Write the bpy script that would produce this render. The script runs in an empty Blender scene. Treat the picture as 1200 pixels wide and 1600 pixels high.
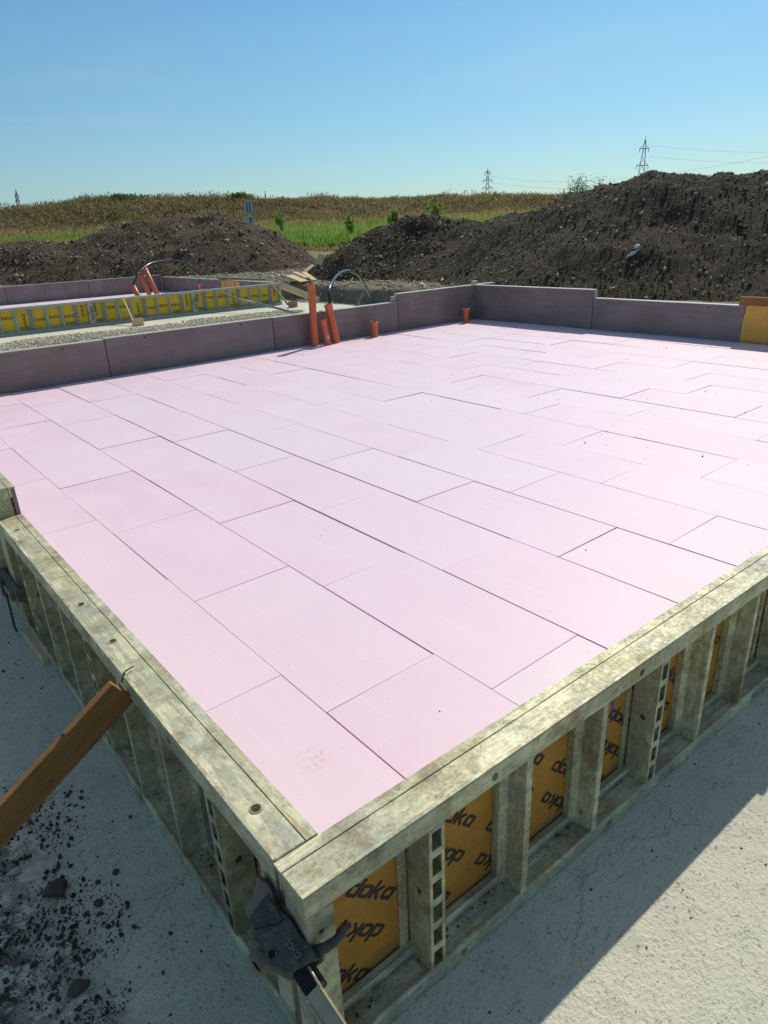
import bpy, bmesh, math, random
import numpy as np
from mathutils import Vector, Matrix
random.seed(7); RNG = np.random.default_rng(11)
SC = bpy.context.scene; COL = SC.collection
R_ = math.radians

# ------------------------------------------------------------------ camera
CAM = Vector((-1.1829, -1.4121, 1.7964))
r = Vector((0.76824, -0.63881, -0.04145)); u = Vector((0.27542, 0.27138, 0.92222)); f = Vector((0.57788, 0.71991, -0.38443))
cd = bpy.data.cameras.new('camera'); cam = bpy.data.objects.new('camera', cd); COL.objects.link(cam)
M = Matrix(((r.x, u.x, -f.x), (r.y, u.y, -f.y), (r.z, u.z, -f.z))).to_4x4(); M.translation = CAM
cam.matrix_world = M
cd.sensor_fit = 'VERTICAL'; cd.sensor_height = 24; cd.lens = 1057.4/1600*24
cd.clip_start = 0.05; cd.clip_end = 8000
SC.camera = cam
# ------------------------------------------------------------------ sun and sky
SUNV = Vector((0.925, 0.375, 1.0)).normalized()
SUN_AZ = math.atan2(SUNV.y, SUNV.x); SUN_EL = math.asin(SUNV.z)
sl = bpy.data.lights.new('sun', 'SUN'); sl.energy = 3.55; sl.angle = R_(0.55); sl.color = (1.0, 0.955, 0.86)
so = bpy.data.objects.new('sun', sl); COL.objects.link(so)
so.rotation_euler = SUNV.to_track_quat('Z', 'Y').to_euler(); so.location = (0, 0, 30)
W = bpy.data.worlds.new('World'); SC.world = W; W.use_nodes = True
wn = W.node_tree.nodes; wl = W.node_tree.links; wn.clear()
sky = wn.new('ShaderNodeTexSky'); sky.sky_type = 'NISHITA'; sky.sun_disc = False
sky.sun_elevation = SUN_EL; sky.sun_rotation = math.pi/2 - SUN_AZ
sky.altitude = 100; sky.air_density = 1.0; sky.dust_density = 0.35; sky.ozone_density = 2.0
bg = wn.new('ShaderNodeBackground'); bg.inputs['Strength'].default_value = 0.138
wo = wn.new('ShaderNodeOutputWorld')
tc = wn.new('ShaderNodeTexCoord')
mp = wn.new('ShaderNodeMapping'); mp.inputs['Scale'].default_value = (2.2, 2.2, 16); mp.inputs['Location'].default_value = (1.3, 0.4, 0.55)
nz = wn.new('ShaderNodeTexNoise'); nz.inputs['Scale'].default_value = 1.4; nz.inputs['Detail'].default_value = 5
nz.inputs['Roughness'].default_value = 0.45; nz.inputs['Distortion'].default_value = 0.4
cr = wn.new('ShaderNodeMapRange'); cr.inputs[1].default_value = 0.56; cr.inputs[2].default_value = 0.82; cr.inputs[4].default_value = 0.16
sep = wn.new('ShaderNodeSeparateXYZ')
wl.new(tc.outputs['Generated'], sep.inputs[0])
band = wn.new('ShaderNodeMapRange'); band.inputs[1].default_value = 0.30; band.inputs[2].default_value = 0.10
band.interpolation_type = 'SMOOTHSTEP'
wl.new(sep.outputs['Z'], band.inputs[0])
mul = wn.new('ShaderNodeMath'); mul.operation = 'MULTIPLY'
wl.new(tc.outputs['Generated'], mp.inputs[0]); wl.new(mp.outputs[0], nz.inputs['Vector']); wl.new(nz.outputs[0], cr.inputs[0])
wl.new(cr.outputs[0], mul.inputs[0]); wl.new(band.outputs[0], mul.inputs[1])
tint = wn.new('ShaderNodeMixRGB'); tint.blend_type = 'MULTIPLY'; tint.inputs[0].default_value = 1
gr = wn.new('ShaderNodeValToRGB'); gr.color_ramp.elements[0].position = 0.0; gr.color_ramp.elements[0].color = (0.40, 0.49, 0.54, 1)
gr.color_ramp.elements[1].position = 0.78; gr.color_ramp.elements[1].color = (1.32, 1.12, .92, 1)  # unseen upper sky reddened to warm the ambient light in the shade
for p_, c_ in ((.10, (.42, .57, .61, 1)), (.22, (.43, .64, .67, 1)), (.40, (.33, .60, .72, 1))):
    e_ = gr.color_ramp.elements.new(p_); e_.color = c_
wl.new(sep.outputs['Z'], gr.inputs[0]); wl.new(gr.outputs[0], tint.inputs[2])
mx = wn.new('ShaderNodeMixRGB'); mx.inputs[2].default_value = (5.0, 5.0, 4.8, 1)
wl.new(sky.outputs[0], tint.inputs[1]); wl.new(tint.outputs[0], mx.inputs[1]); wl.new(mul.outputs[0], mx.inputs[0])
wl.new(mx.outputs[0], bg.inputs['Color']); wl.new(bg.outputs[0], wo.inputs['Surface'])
SC.view_settings.view_transform = 'Standard'; SC.view_settings.look = 'None'
SC.view_settings.exposure = 0.11; SC.view_settings.gamma = 1.0; SC.view_settings.use_curve_mapping = False
try:
    SC.cycles.max_bounces = 6
except Exception: pass

# ------------------------------------------------------------------ object helpers
def tag(o, label=None, cat=None, group=None, kind=None):
    if label: o['label'] = label
    if cat: o['category'] = cat
    if group: o['group'] = group
    if kind: o['kind'] = kind
    return o
def empty(name, loc=(0, 0, 0), rz=0.0, label=None, cat=None, group=None):
    o = bpy.data.objects.new(name, None); COL.objects.link(o); o.empty_display_size = .1
    o.location = loc; o.rotation_euler = (0, 0, rz)
    return tag(o, label, cat, group)
def link(name, me, parent=None, mats=None, smooth=False):
    if mats and not len(me.materials):
        for m in (mats if isinstance(mats, (list, tuple)) else [mats]): me.materials.append(m)
    if smooth:
        me.polygons.foreach_set('use_smooth', [True]*len(me.polygons))
    o = bpy.data.objects.new(name, me); COL.objects.link(o)
    if parent is not None: o.parent = parent
    return o
def copy_tree(o, parent=None, **kw):
    c = o.copy(); COL.objects.link(c); c.parent = parent
    for ch in list(o.children): copy_tree(ch, c)
    return c
def bm_mesh(bm, name='mesh'):
    me = bpy.data.meshes.new(name); bmesh.ops.recalc_face_normals(bm, faces=bm.faces); bm.to_mesh(me); bm.free(); return me
def box(bm, x0, x1, y0, y1, z0, z1, mi=0, bev=0.0):
    vs = [bm.verts.new(p) for p in ((x0,y0,z0),(x1,y0,z0),(x1,y1,z0),(x0,y1,z0),(x0,y0,z1),(x1,y0,z1),(x1,y1,z1),(x0,y1,z1))]
    fs = [bm.faces.new([vs[i] for i in q]) for q in ((0,3,2,1),(4,5,6,7),(0,1,5,4),(1,2,6,5),(2,3,7,6),(3,0,4,7))]
    for q in fs: q.material_index = mi
    if bev > 0:
        es = list({e for q in fs for e in q.edges})
        bmesh.ops.bevel(bm, geom=es, offset=bev, segments=1, affect='EDGES', profile=.5, material=mi)
def quad_prism(bm, pts, y0, y1, ax='y'):
    # pts: 2D polygon (a,b); extruded along axis
    def P(a, b, c): return {'y': (a, c, b), 'z': (a, b, c), 'x': (c, a, b)}[ax]
    A = [bm.verts.new(P(a, b, y0)) for a, b in pts]; B = [bm.verts.new(P(a, b, y1)) for a, b in pts]
    bm.faces.new(A); bm.faces.new(B[::-1]); n = len(pts)
    for i in range(n): bm.faces.new((A[i], B[i], B[(i+1) % n], A[(i+1) % n]))
def tube(bm, pts, rad, seg=10, cap=True, hollow=0):
    pts = [Vector(p) for p in pts]; rings = []
    rr = rad if isinstance(rad, (list, tuple)) else [rad]*len(pts)
    prev = None
    for i, p in enumerate(pts):
        d = (pts[min(i+1, len(pts)-1)] - pts[max(i-1, 0)]).normalized()
        a = prev if prev is not None else (Vector((0, 0, 1)) if abs(d.z) < .9 else Vector((1, 0, 0)))
        s = (a - d*a.dot(d)).normalized(); prev = s; t = d.cross(s)
        rings.append([bm.verts.new(p + (s*math.cos(2*math.pi*k/seg) + t*math.sin(2*math.pi*k/seg))*rr[i]) for k in range(seg)])
    for a, b in zip(rings, rings[1:]):
        for k in range(seg): bm.faces.new((a[k], a[(k+1) % seg], b[(k+1) % seg], b[k]))
    if cap:
        bm.faces.new(rings[0][::-1]); bm.faces.new(rings[-1])
    return rings
def mesh_np(name, V, F, mat=None, kind=None, label=None, cat=None, smooth=False, attr=None, parent=None):
    me = bpy.data.meshes.new(name); V = np.asarray(V, np.float32); F = np.asarray(F, np.int32)
    me.vertices.add(len(V)); me.vertices.foreach_set('co', V.ravel())
    k = F.shape[1]; me.loops.add(F.size); me.loops.foreach_set('vertex_index', F.ravel())
    me.polygons.add(len(F)); me.polygons.foreach_set('loop_start', np.arange(0, F.size, k, dtype=np.int32))
    me.polygons.foreach_set('loop_total', np.full(len(F), k, np.int32))
    if smooth: me.polygons.foreach_set('use_smooth', np.ones(len(F), bool))
    me.update(calc_edges=True)
    if attr is not None:
        a = me.attributes.new('tint', 'FLOAT', 'POINT'); a.data.foreach_set('value', np.asarray(attr, np.float32))
    o = link(name, me, parent, mat)
    return tag(o, label, cat, None, kind)
# numpy value noise
def _h(ix, iy, seed):
    n = (ix.astype(np.int64)*374761393 + iy.astype(np.int64)*668265263 + seed*982451653) & 0xffffffff
    n = ((n ^ (n >> 13))*1274126177) & 0xffffffff
    return ((n ^ (n >> 16)) & 0xffff)/65535.0
def vnoise(x, y, seed=0):
    ix = np.floor(x); iy = np.floor(y); fx = x-ix; fy = y-iy; fx = fx*fx*(3-2*fx); fy = fy*fy*(3-2*fy)
    a = _h(ix, iy, seed); b = _h(ix+1, iy, seed); c = _h(ix, iy+1, seed); d = _h(ix+1, iy+1, seed)
    return (a*(1-fx)+b*fx)*(1-fy)+(c*(1-fx)+d*fx)*fy
def fbm(x, y, s, oct=4, seed=0, gain=.5):
    o = 0; a = 1; t = 0
    for i in range(oct):
        o = o + a*vnoise(x/s*2**i+17.3*i, y/s*2**i-9.1*i, seed+i); t += a; a *= gain
    return o/t*2-1
def sstep(a, b, x):
    t = np.clip((x-a)/(b-a), 0, 1); return t*t*(3-2*t)
def rand_rot(n, tilt=1.0):
    q = RNG.normal(size=(n, 4)); q[:, 1:3] *= tilt; q /= np.linalg.norm(q, axis=1)[:, None]
    w, x, y, z = q.T
    return np.stack([1-2*(y*y+z*z), 2*(x*y-z*w), 2*(x*z+y*w), 2*(x*y+z*w), 1-2*(x*x+z*z), 2*(y*z-x*w), 2*(x*z-y*w), 2*(y*z+x*w), 1-2*(x*x+y*y)], 1).reshape(n, 3, 3)
OCT_V = np.array([(1,0,0),(-1,0,0),(0,1,0),(0,-1,0),(0,0,1),(0,0,-1)], float)
OCT_F = np.array([(0,2,4),(2,1,4),(1,3,4),(3,0,4),(2,0,5),(1,2,5),(3,1,5),(0,3,5)])
_p = (1+5**.5)/2
ICO_V = np.array([(-1,_p,0),(1,_p,0),(-1,-_p,0),(1,-_p,0),(0,-1,_p),(0,1,_p),(0,-1,-_p),(0,1,-_p),(_p,0,-1),(_p,0,1),(-_p,0,-1),(-_p,0,1)])/1.9
ICO_F = np.array([(0,11,5),(0,5,1),(0,1,7),(0,7,10),(0,10,11),(1,5,9),(5,11,4),(11,10,2),(10,7,6),(7,1,8),(3,9,4),(3,4,2),(3,2,6),(3,6,8),(3,8,9),(4,9,5),(2,4,11),(6,2,10),(8,6,7),(9,8,1)])
def scatter_rocks(name, P, S, mat, label, cat, ico=False, flat=.7, parent=None, tag_kind='stuff'):
    n = len(P); BV, BF = (ICO_V, ICO_F) if ico else (OCT_V, OCT_F)
    R = rand_rot(n); V = BV[None]*RNG.uniform(.6, 1.25, (n, len(BV), 1))*np.array([1, .8, flat])[None, None]
    V = np.einsum('nij,nkj->nki', R, V)*S[:, None, None] + P[:, None]
    F = (BF[None] + (np.arange(n)*len(BV))[:, None, None]).reshape(-1, 3)
    t = np.repeat(RNG.random(n), len(BV))
    return mesh_np(name, V.reshape(-1, 3), F, mat, tag_kind, label, cat, attr=t, parent=parent)

# ------------------------------------------------------------------ materials
class MT:
    def __init__(s, name, rough=.8, metal=0.0, spec=.5):
        s.m = bpy.data.materials.new(name); s.m.use_nodes = True; s.n = s.m.node_tree.nodes; s.l = s.m.node_tree.links
        s.b = s.n['Principled BSDF']; s.b.inputs['Roughness'].default_value = rough; s.b.inputs['Metallic'].default_value = metal
        s.b.inputs['Specular IOR Level'].default_value = spec; s._c = None
    def coord(s, obj=True):
        if s._c is None:
            t = s.n.new('ShaderNodeTexCoord')
            if obj:
                oi = s.n.new('ShaderNodeObjectInfo'); v = s.n.new('ShaderNodeVectorMath'); v.operation = 'SCALE'
                cmb = s.n.new('ShaderNodeCombineXYZ'); s.l.new(oi.outputs['Random'], cmb.inputs[0]); s.l.new(oi.outputs['Random'], cmb.inputs[1])
                v.inputs['Scale'].default_value = 37.0; s.l.new(cmb.outputs[0], v.inputs[0])
                a = s.n.new('ShaderNodeVectorMath'); s.l.new(t.outputs['Object'], a.inputs[0]); s.l.new(v.outputs[0], a.inputs[1]); s._c = a.outputs[0]
            else:
                g = s.n.new('ShaderNodeNewGeometry'); s._c = g.outputs['Position']
        return s._c
    def map(s, v, scale=(1,1,1), rot=(0,0,0)):
        m = s.n.new('ShaderNodeMapping'); m.inputs['Scale'].default_value = scale; m.inputs['Rotation'].default_value = rot; s.l.new(v, m.inputs[0]); return m.outputs[0]
    def noise(s, scale, detail=4, rough=.5, dist=0, vec=None, out=0):
        t = s.n.new('ShaderNodeTexNoise'); t.inputs['Scale'].default_value = scale; t.inputs['Detail'].default_value = detail
        t.inputs['Roughness'].default_value = rough; t.inputs['Distortion'].default_value = dist; s.l.new(vec if vec is not None else s.coord(), t.inputs['Vector']); return t.outputs[out]
    def voro(s, scale, feat='F1', vec=None, out='Distance', rnd=1):
        t = s.n.new('ShaderNodeTexVoronoi'); t.feature = feat; t.inputs['Scale'].default_value = scale; t.inputs['Randomness'].default_value = rnd
        s.l.new(vec if vec is not None else s.coord(), t.inputs['Vector']); return t.outputs[out]
    def rng(s, v, a, b, c=0, d=1):
        t = s.n.new('ShaderNodeMapRange'); s.l.new(v, t.inputs[0])
        for i, q in enumerate((a, b, c, d)): t.inputs[i+1].default_value = q
        return t.outputs[0]
    def math(s, op, a, b=None):
        t = s.n.new('ShaderNodeMath'); t.operation = op
        for i, q in enumerate((a, b)):
            if q is None: continue
            if isinstance(q, (int, float)): t.inputs[i].default_value = q
            else: s.l.new(q, t.inputs[i])
        return t.outputs[0]
    def mix(s, fac, a, b, mode='MIX'):
        t = s.n.new('ShaderNodeMixRGB'); t.blend_type = mode
        for i, q in enumerate((fac, a, b)):
            if isinstance(q, (int, float)): t.inputs[i].default_value = q
            elif isinstance(q, tuple): t.inputs[i].default_value = (*q, 1)
            else: s.l.new(q, t.inputs[i])
        return t.outputs[0]
    def attr(s, name='tint'):
        t = s.n.new('ShaderNodeAttribute'); t.attribute_name = name; return t.outputs['Fac']
    def rnd(s):
        return s.n.new('ShaderNodeObjectInfo').outputs['Random']
    def col(s, c):
        if isinstance(c, tuple): s.b.inputs['Base Color'].default_value = (*c, 1)
        else: s.l.new(c, s.b.inputs['Base Color'])
        return s
    def rough(s, v): s.l.new(v, s.b.inputs['Roughness']); return s
    def bump(s, h, dist=.01, strength=1.0):
        t = s.n.new('ShaderNodeBump'); t.inputs['Distance'].default_value = dist; t.inputs['Strength'].default_value = strength
        s.l.new(h, t.inputs['Height']); s.l.new(t.outputs[0], s.b.inputs['Normal']); return s

def mat_metal(name, a, b, c, rust=.5, dk=.75):
    m = MT(name, .55, .12, .5)
    n1 = m.noise(21, 7, .72, .5); n2 = m.noise(60, 5, .7, .3); n3 = m.noise(3.2, 4, .6); n4 = m.noise(120, 3, .6)
    k = m.mix(m.rng(n3, .38, .62), a, b); big = m.noise(4.5, 6, .7, .5); str_ = m.noise(5, 5, .65, .2, m.map(m.coord(), (1, 10, 3)))
    k = m.mix(m.rng(n1, .50, .64, 0, .85), k, c)
    k = m.mix(m.rng(n2, .56, .68, 0, rust), k, (.25, .155, .055))
    k = m.mix(m.rng(n1, .40, .30, 0, .6), k, (.34, .40, .38))
    k = m.mix(m.rng(m.noise(55, 4, .7, 1.2), .60, .70, 0, .75), k, (.10, .095, .07))
    k = m.mix(m.rng(n4, .3, .7, 0, .35), k, (.16, .15, .11))
    pa = m.noise(15, 8, .78, .7); k = m.mix(m.rng(pa, .54, .66, 0, dk), k, (.19, .155, .09)); k = m.mix(m.rng(pa, .47, .36, 0, dk*.8), k, (.66, .62, .42))
    k = m.mix(m.rng(big, .55, .66, 0, dk*.9), k, (.17, .14, .065)); k = m.mix(m.math('MULTIPLY', m.rng(big, .52, .42), m.rng(str_, .42, .58, 0, dk)), k, (.80, .76, .48)); k = m.mix(m.rng(str_, .58, .68, 0, dk*.85), k, (.34, .20, .06))
    sc = m.noise(26, 2, .5, 0, m.map(m.coord(), (1, 9, 1), (0, 0, .5))); k = m.mix(m.rng(sc, .66, .72, 0, .5), k, (.55, .52, .40))
    m.col(k); m.rough(m.rng(n2, .3, .7, .42, .78))
    m.bump(m.math('ADD', m.math('MULTIPLY', n1, .7), m.math('MULTIPLY', n4, .25)), .004, .8)
    return m.m
M_METAL = mat_metal('formwork_steel', (.52, .49, .27), (.42, .43, .31), (.38, .30, .13))
M_METAL2 = mat_metal('formwork_steel_clean', (.52, .55, .48), (.47, .51, .47), (.46, .45, .36), .15, .2)
def mat_ply_yellow(name, base, stain):
    m = MT(name, .5, 0, .4); n = m.noise(6, 5, .6, .4); g = m.noise(40, 4, .6, 0, m.map(m.coord(), (.25, 1, 3)))
    k = m.mix(m.rng(n, .42, .72, 0, .8), base, stain); k = m.mix(m.rng(g, .3, .7, 0, .28), k, (.14, .07, .015))
    k = m.mix(m.rng(m.noise(90, 3, .6), .62, .72, 0, .7), k, (.09, .05, .02))
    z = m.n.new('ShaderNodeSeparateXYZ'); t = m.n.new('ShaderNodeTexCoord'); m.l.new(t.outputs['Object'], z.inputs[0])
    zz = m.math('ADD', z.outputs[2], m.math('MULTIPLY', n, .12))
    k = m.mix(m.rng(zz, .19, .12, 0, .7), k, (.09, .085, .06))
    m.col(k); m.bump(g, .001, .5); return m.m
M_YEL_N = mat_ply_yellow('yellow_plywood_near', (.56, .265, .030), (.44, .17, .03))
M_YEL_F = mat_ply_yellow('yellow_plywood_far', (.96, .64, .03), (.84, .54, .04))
def mat_ply_brown():
    m = MT('brown_film_plywood', .55, 0, .4); v = m.map(m.coord(), (.35, 1, 3.2))
    n = m.noise(5, 6, .65, .5, v); n2 = m.noise(2.1, 4, .55); n3 = m.noise(60, 3, .6)
    k = m.mix(m.rng(n2, .35, .68), (.20, .150, .125), (.285, .225, .205)); k = m.mix(m.rng(n, .48, .70, 0, .6), k, (.20, .13, .09))
    k = m.mix(m.rng(n, .40, .28, 0, .6), k, (.27, .25, .25)); k = m.mix(m.rng(n3, .58, .7, 0, .4), k, (.30, .27, .25))
    k = m.mix(m.math('MULTIPLY', m.rnd(), .25), k, (.16, .16, .17))
    m.col(k); m.bump(n3, .001, .4); return m.m
M_BROWN = mat_ply_brown()
M_YEL_O = mat_ply_yellow('orange_yellow_sheet', (.92, .47, .07), (.74, .36, .06))
def mat_foam():
    m = MT('pink_foam', .42, 0, .30)
    g = m.n.new('ShaderNodeNewGeometry').outputs['Position']
    n1 = m.noise(1.6, 4, .55, .6); n2 = m.noise(300, 2, .5); v = m.map(m.coord(), (14, .6, 1)); n3 = m.noise(2.2, 3, .5, 0, v)
    k = m.mix(m.rng(n1, .3, .7), (.765, .560, .625), (.785, .60, .65))
    k = m.mix(m.math('MULTIPLY', m.rnd(), .9), k, (.775, .625, .66))
    k = m.mix(m.rng(n3, .55, .75, 0, .35), k, (.83, .70, .73))
    k = m.mix(m.rng(m.noise(.9, 5, .65, .5, g), .52, .72, 0, .40), k, (.72, .60, .60)); k = m.mix(m.rng(m.noise(9, 6, .75, .8, m.map(g, (1, .35, 1), (0, 0, .5))), .66, .74, 0, .5), k, (.88, .80, .82))
    d = m.voro(6.5, vec=g); sp = m.rng(d, .035, .02); k = m.mix(m.math('MULTIPLY', sp, m.rng(m.noise(.8, 3, .6, 0, g), .5, .6)), k, (.22, .15, .13))
    # one clay smear that lies on the boards near the corner
    vm = m.n.new('ShaderNodeVectorMath'); vm.operation = 'DISTANCE'; m.l.new(g, vm.inputs[0]); vm.inputs[1].default_value = (-.19, .30, 0)
    s = m.math('MULTIPLY', m.rng(vm.outputs['Value'], .09, .03), m.rng(m.noise(40, 4, .7, .5, g), .47, .62)); k = m.mix(m.math('MULTIPLY', s, .55), k, (.62, .36, .22))
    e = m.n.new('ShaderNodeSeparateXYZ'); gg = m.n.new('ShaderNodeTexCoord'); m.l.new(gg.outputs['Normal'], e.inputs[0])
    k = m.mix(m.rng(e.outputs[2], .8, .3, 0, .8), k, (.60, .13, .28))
    m.col(k); m.rough(m.rng(n1,   .3, .7, .46, .56))
    m.bump(m.math('ADD', m.math('MULTIPLY', n1, .6), m.math('MULTIPLY', n2, .04)), .006, .35); return m.m
M_FOAM = mat_foam()
def mat_concrete():
    m = MT('blinding_concrete', .93, 0, .2); m.coord(False)
    n1 = m.noise(1.1, 5, .6, .4); n2 = m.noise(14, 6, .7); n3 = m.noise(85, 4, .7); n4 = m.noise(9, 4, .6, 1.0, m.map(m.coord(), (1, 2.6, 1), (0, 0, .6)))
    k = m.mix(m.rng(n1, .35, .65), (.58, .565, .435), (.68, .66, .49)); k = m.mix(m.rng(n2, .52, .70, 0, .5), k, (.44, .445, .37))
    k = m.mix(m.rng(n3, .58, .68, 0, .75), k, (.21, .205, .18)); k = m.mix(m.rng(n4, .62, .72, 0, .25), k, (.74, .72, .56))
    sp = m.voro(16); k = m.mix(m.math('MULTIPLY', m.rng(sp, .10, .06), m.rng(m.noise(3, 3), .47, .52)), k, (.07, .06, .045))
    w = m.n.new('ShaderNodeVectorMath'); m.l.new(m.coord(), w.inputs[0]); nn = m.noise(2.6, 5, .65, 0, out=1); sc = m.n.new('ShaderNodeVectorMath'); sc.operation = 'SCALE'; sc.inputs['Scale'].default_value = .28
    m.l.new(nn, sc.inputs[0]); m.l.new(sc.outputs[0], w.inputs[1])
    cr_ = m.voro(.7, 'DISTANCE_TO_EDGE', w.outputs[0]); cm = m.math('MULTIPLY', m.rng(cr_, .0020, .0005), m.rng(m.noise(.9, 2), .50, .56)); k = m.mix(m.math('MULTIPLY', cm, .10), k, (.16, .16, .13))
    pt = m.voro(62); k = m.mix(m.math('MULTIPLY', m.rng(pt, .22, .12), m.rng(m.noise(7, 4, .6), .52, .62)), k, (.26, .25, .20)); k = m.mix(m.rng(m.noise(30, 5, .7, .4, m.map(m.coord(), (1, 3.2, 1), (0, 0, .55))), .60, .68, 0, .7), k, (.27, .265, .21))
    # clayey stain at the trodden side
    g = m.coord(); sx = m.n.new('ShaderNodeSeparateXYZ'); m.l.new(g, sx.inputs[0])
    st = m.math('MULTIPLY', m.rng(m.math('ADD', sx.outputs[0], m.math('MULTIPLY', m.noise(5, 5, .65), .55)), -.72, -.98), m.rng(m.noise(17, 8, .8, .3), .44, .52)); 
    st = m.math('MULTIPLY', st, m.rng(sx.outputs[1], 1.15, .75)); k = m.mix(m.math('MULTIPLY', st, .95), k, (.045, .034, .020))
    m.col(k); h = m.math('ADD', m.math('ADD', m.math('MULTIPLY', n2, .8), m.math('MULTIPLY', n3, .45)), m.math('MULTIPLY', n4, .3))
    h = m.math('SUBTRACT', h, m.math('MULTIPLY', cm, .2)); m.bump(h, .016, 1.0); return m.m
M_CONC = mat_concrete()
def mat_soil(name, a, b, c, sc=1.0):
    m = MT(name, .95, 0, .15); m.coord(False); n1 = m.noise(.7*sc, 6, .65, .3); n2 = m.noise(7*sc, 6, .7); n3 = m.noise(28*sc, 4, .7)
    k = m.mix(m.rng(n1, .38, .64), a, b); k = m.mix(m.rng(n2, .52, .68, 0, .7), k, c); k = m.mix(m.rng(n3, .60, .72, 0, .45), k, (c[0]*1.7, c[1]*1.7, c[2]*1.65))
    m.col(k); m.bump(m.math('ADD', n2, m.math('MULTIPLY', n3, .5)), .09, .9); return m.m
M_SOIL = mat_soil('dark_soil', (.045, .037, .023), (.090, .073, .045), (.19, .155, .10))
M_SOIL_L = mat_soil('brown_soil', (.080, .058, .038), (.135, .100, .066), (.20, .155, .105))
M_TRACK = mat_soil('stony_ground', (.21, .17, .11), (.34, .285, .195), (.12, .095, .065), .8)
M_FIELD = mat_soil('meadow_soil', (.20, .17, .07), (.28, .24, .10), (.14, .16, .05), .3)
M_BANK = mat_soil('bank_soil', (.13, .095, .05), (.10, .10, .035), (.19, .13, .065), .25)
def mat_tint(name, cols, rough=.85, trans=0.0):
    m = MT(name, rough, 0, .2); t = m.attr(); k = cols[0]
    for i in range(1, len(cols)):
        k = m.mix(m.rng(t, (i-.7)/len(cols), (i+.2)/len(cols)), k, cols[i])
    m.col(k)
    if trans:
        tr = m.n.new('ShaderNodeBsdfTranslucent'); m.l.new(k, tr.inputs[0]); ms = m.n.new('ShaderNodeMixShader'); ms.inputs[0].default_value = trans
        out = m.n['Material Output']; m.l.new(m.b.outputs[0], ms.inputs[1]); m.l.new(tr.outputs[0], ms.inputs[2]); m.l.new(ms.outputs[0], out.inputs[0])
    return m.m
M_CLOD = mat_tint('clods', [(.04, .033, .021), (.08, .064, .039), (.14, .112, .07), (.36, .30, .20)])
M_CLOD_L = mat_tint('brown_clods', [(.05, .036, .024), (.13, .095, .060), (.22, .17, .11), (.44, .37, .26)])
M_PEB = mat_tint('pebbles', [(.42, .37, .24), (.55, .48, .31), (.32, .31, .25), (.62, .57, .43)])
M_PEBG = mat_tint('crushed_stone', [(.30, .29, .23), (.45, .40, .28), (.18, .17, .14), (.5, .46, .36)])
M_CRUMB = mat_tint('dirt_crumbs', [(.04, .032, .022), (.07, .055, .035), (.11, .09, .065), (.06, .07, .04)])
M_GREEN = mat_tint('green_weeds', [(.08, .19, .02), (.14, .29, .035), (.23, .37, .06), (.33, .40, .11)], trans=.5)
M_DRY = mat_tint('dry_grass', [(.36, .30, .13), (.46, .37, .17), (.28, .28, .09), (.42, .29, .14)], trans=.5)
M_BRUSH = mat_tint('dry_brush', [(.22, .17, .09), (.29, .21, .115), (.17, .19, .065), (.36, .26, .15)], trans=.5)
M_LEAF = mat_tint('leaves', [(.05, .10, .02), (.09, .17, .03), (.13, .22, .05), (.10, .15, .03)], trans=.5)
def mat_wood(name, a, b, c, sc=1.0):
    m = MT(name, .75, 0, .3); v = m.map(m.coord(), (1.2*sc, 14*sc, 14*sc)); n = m.noise(2.6, 6, .65, .7, v); n2 = m.noise(3, 3); n3 = m.noise(60, 3)
    k = m.mix(m.rng(n, .35, .68), a, b); k = m.mix(m.rng(n2, .5, .7, 0, .5), k, c); k = m.mix(m.rng(n3, .6, .7, 0, .3), k, (.05, .03, .02)); m.col(k); m.bump(n, .002, .6); return m.m
M_WOOD_O = mat_wood('orange_brown_timber', (.36, .17, .055), (.22, .10, .033), (.42, .22, .08))
M_WOOD_P = mat_wood('pale_timber', (.70, .54, .30), (.56, .40, .20), (.74, .60, .38))
M_WOOD_D = mat_wood('weathered_timber', (.33, .25, .15), (.22, .16, .10), (.42, .33, .21))
def mat_plain(name, c, rough=.5, metal=0, nb=0, spec=.5, dirt=None):
    m = MT(name, rough, metal, spec)
    n = m.noise(18, 5, .6, .3); k = m.mix(m.rng(n, .35, .7), c, tuple(x*.78 for x in c))
    if dirt: k = m.mix(m.rng(m.noise(7, 5, .65), .52, .68, 0, .6), k, dirt)
    m.col(k)
    if nb: m.bump(m.noise(45, 4, .6), nb, .7)
    return m.m
M_ORANGE = mat_plain('orange_pipe', (.68, .155, .055), .42, dirt=(.50, .17, .08))
M_ORANGE_IN = mat_plain('pipe_bore', (.16, .04, .02), .7)
M_HOSE = mat_plain('black_hose', (.022, .026, .032), .25)
def mat_cast(name, a, b, grime, edge):
    m = MT(name, .42, .25, .6); n1 = m.noise(42, 6, .7, .6); n2 = m.noise(150, 5, .7, .3); n3 = m.noise(16, 4, .6)
    k = m.mix(m.rng(n3, .35, .65), a, b); k = m.mix(m.rng(n1, .50, .62, 0, .8), k, grime); k = m.mix(m.rng(n2, .58, .68, 0, .7), k, edge)
    m.col(k); m.rough(m.rng(n1, .35, .65, .28, .75)); m.bump(m.math('ADD', n1, m.math('MULTIPLY', n2, .5)), .004, .9); return m.m
M_CAST = mat_cast('black_casting', (.040, .038, .032), (.075, .070, .056), (.155, .130, .085), (.27, .24, .17))
M_CAST_E = mat_cast('worn_casting', (.13, .115, .085), (.20, .175, .13), (.26, .20, .11), (.38, .34, .25))
M_BRASS = mat_plain('yellow_zinc_steel', (.50, .44, .27), .42, .45, .001, dirt=(.28, .17, .08))
M_STEEL = mat_plain('grey_steel', (.36, .38, .38), .5, .5)
M_PYL = mat_plain('pylon_steel', (.34, .39, .43), .6, .3)
M_INK = mat_plain('print_ink', (.030, .024, .035), .6)
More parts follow.
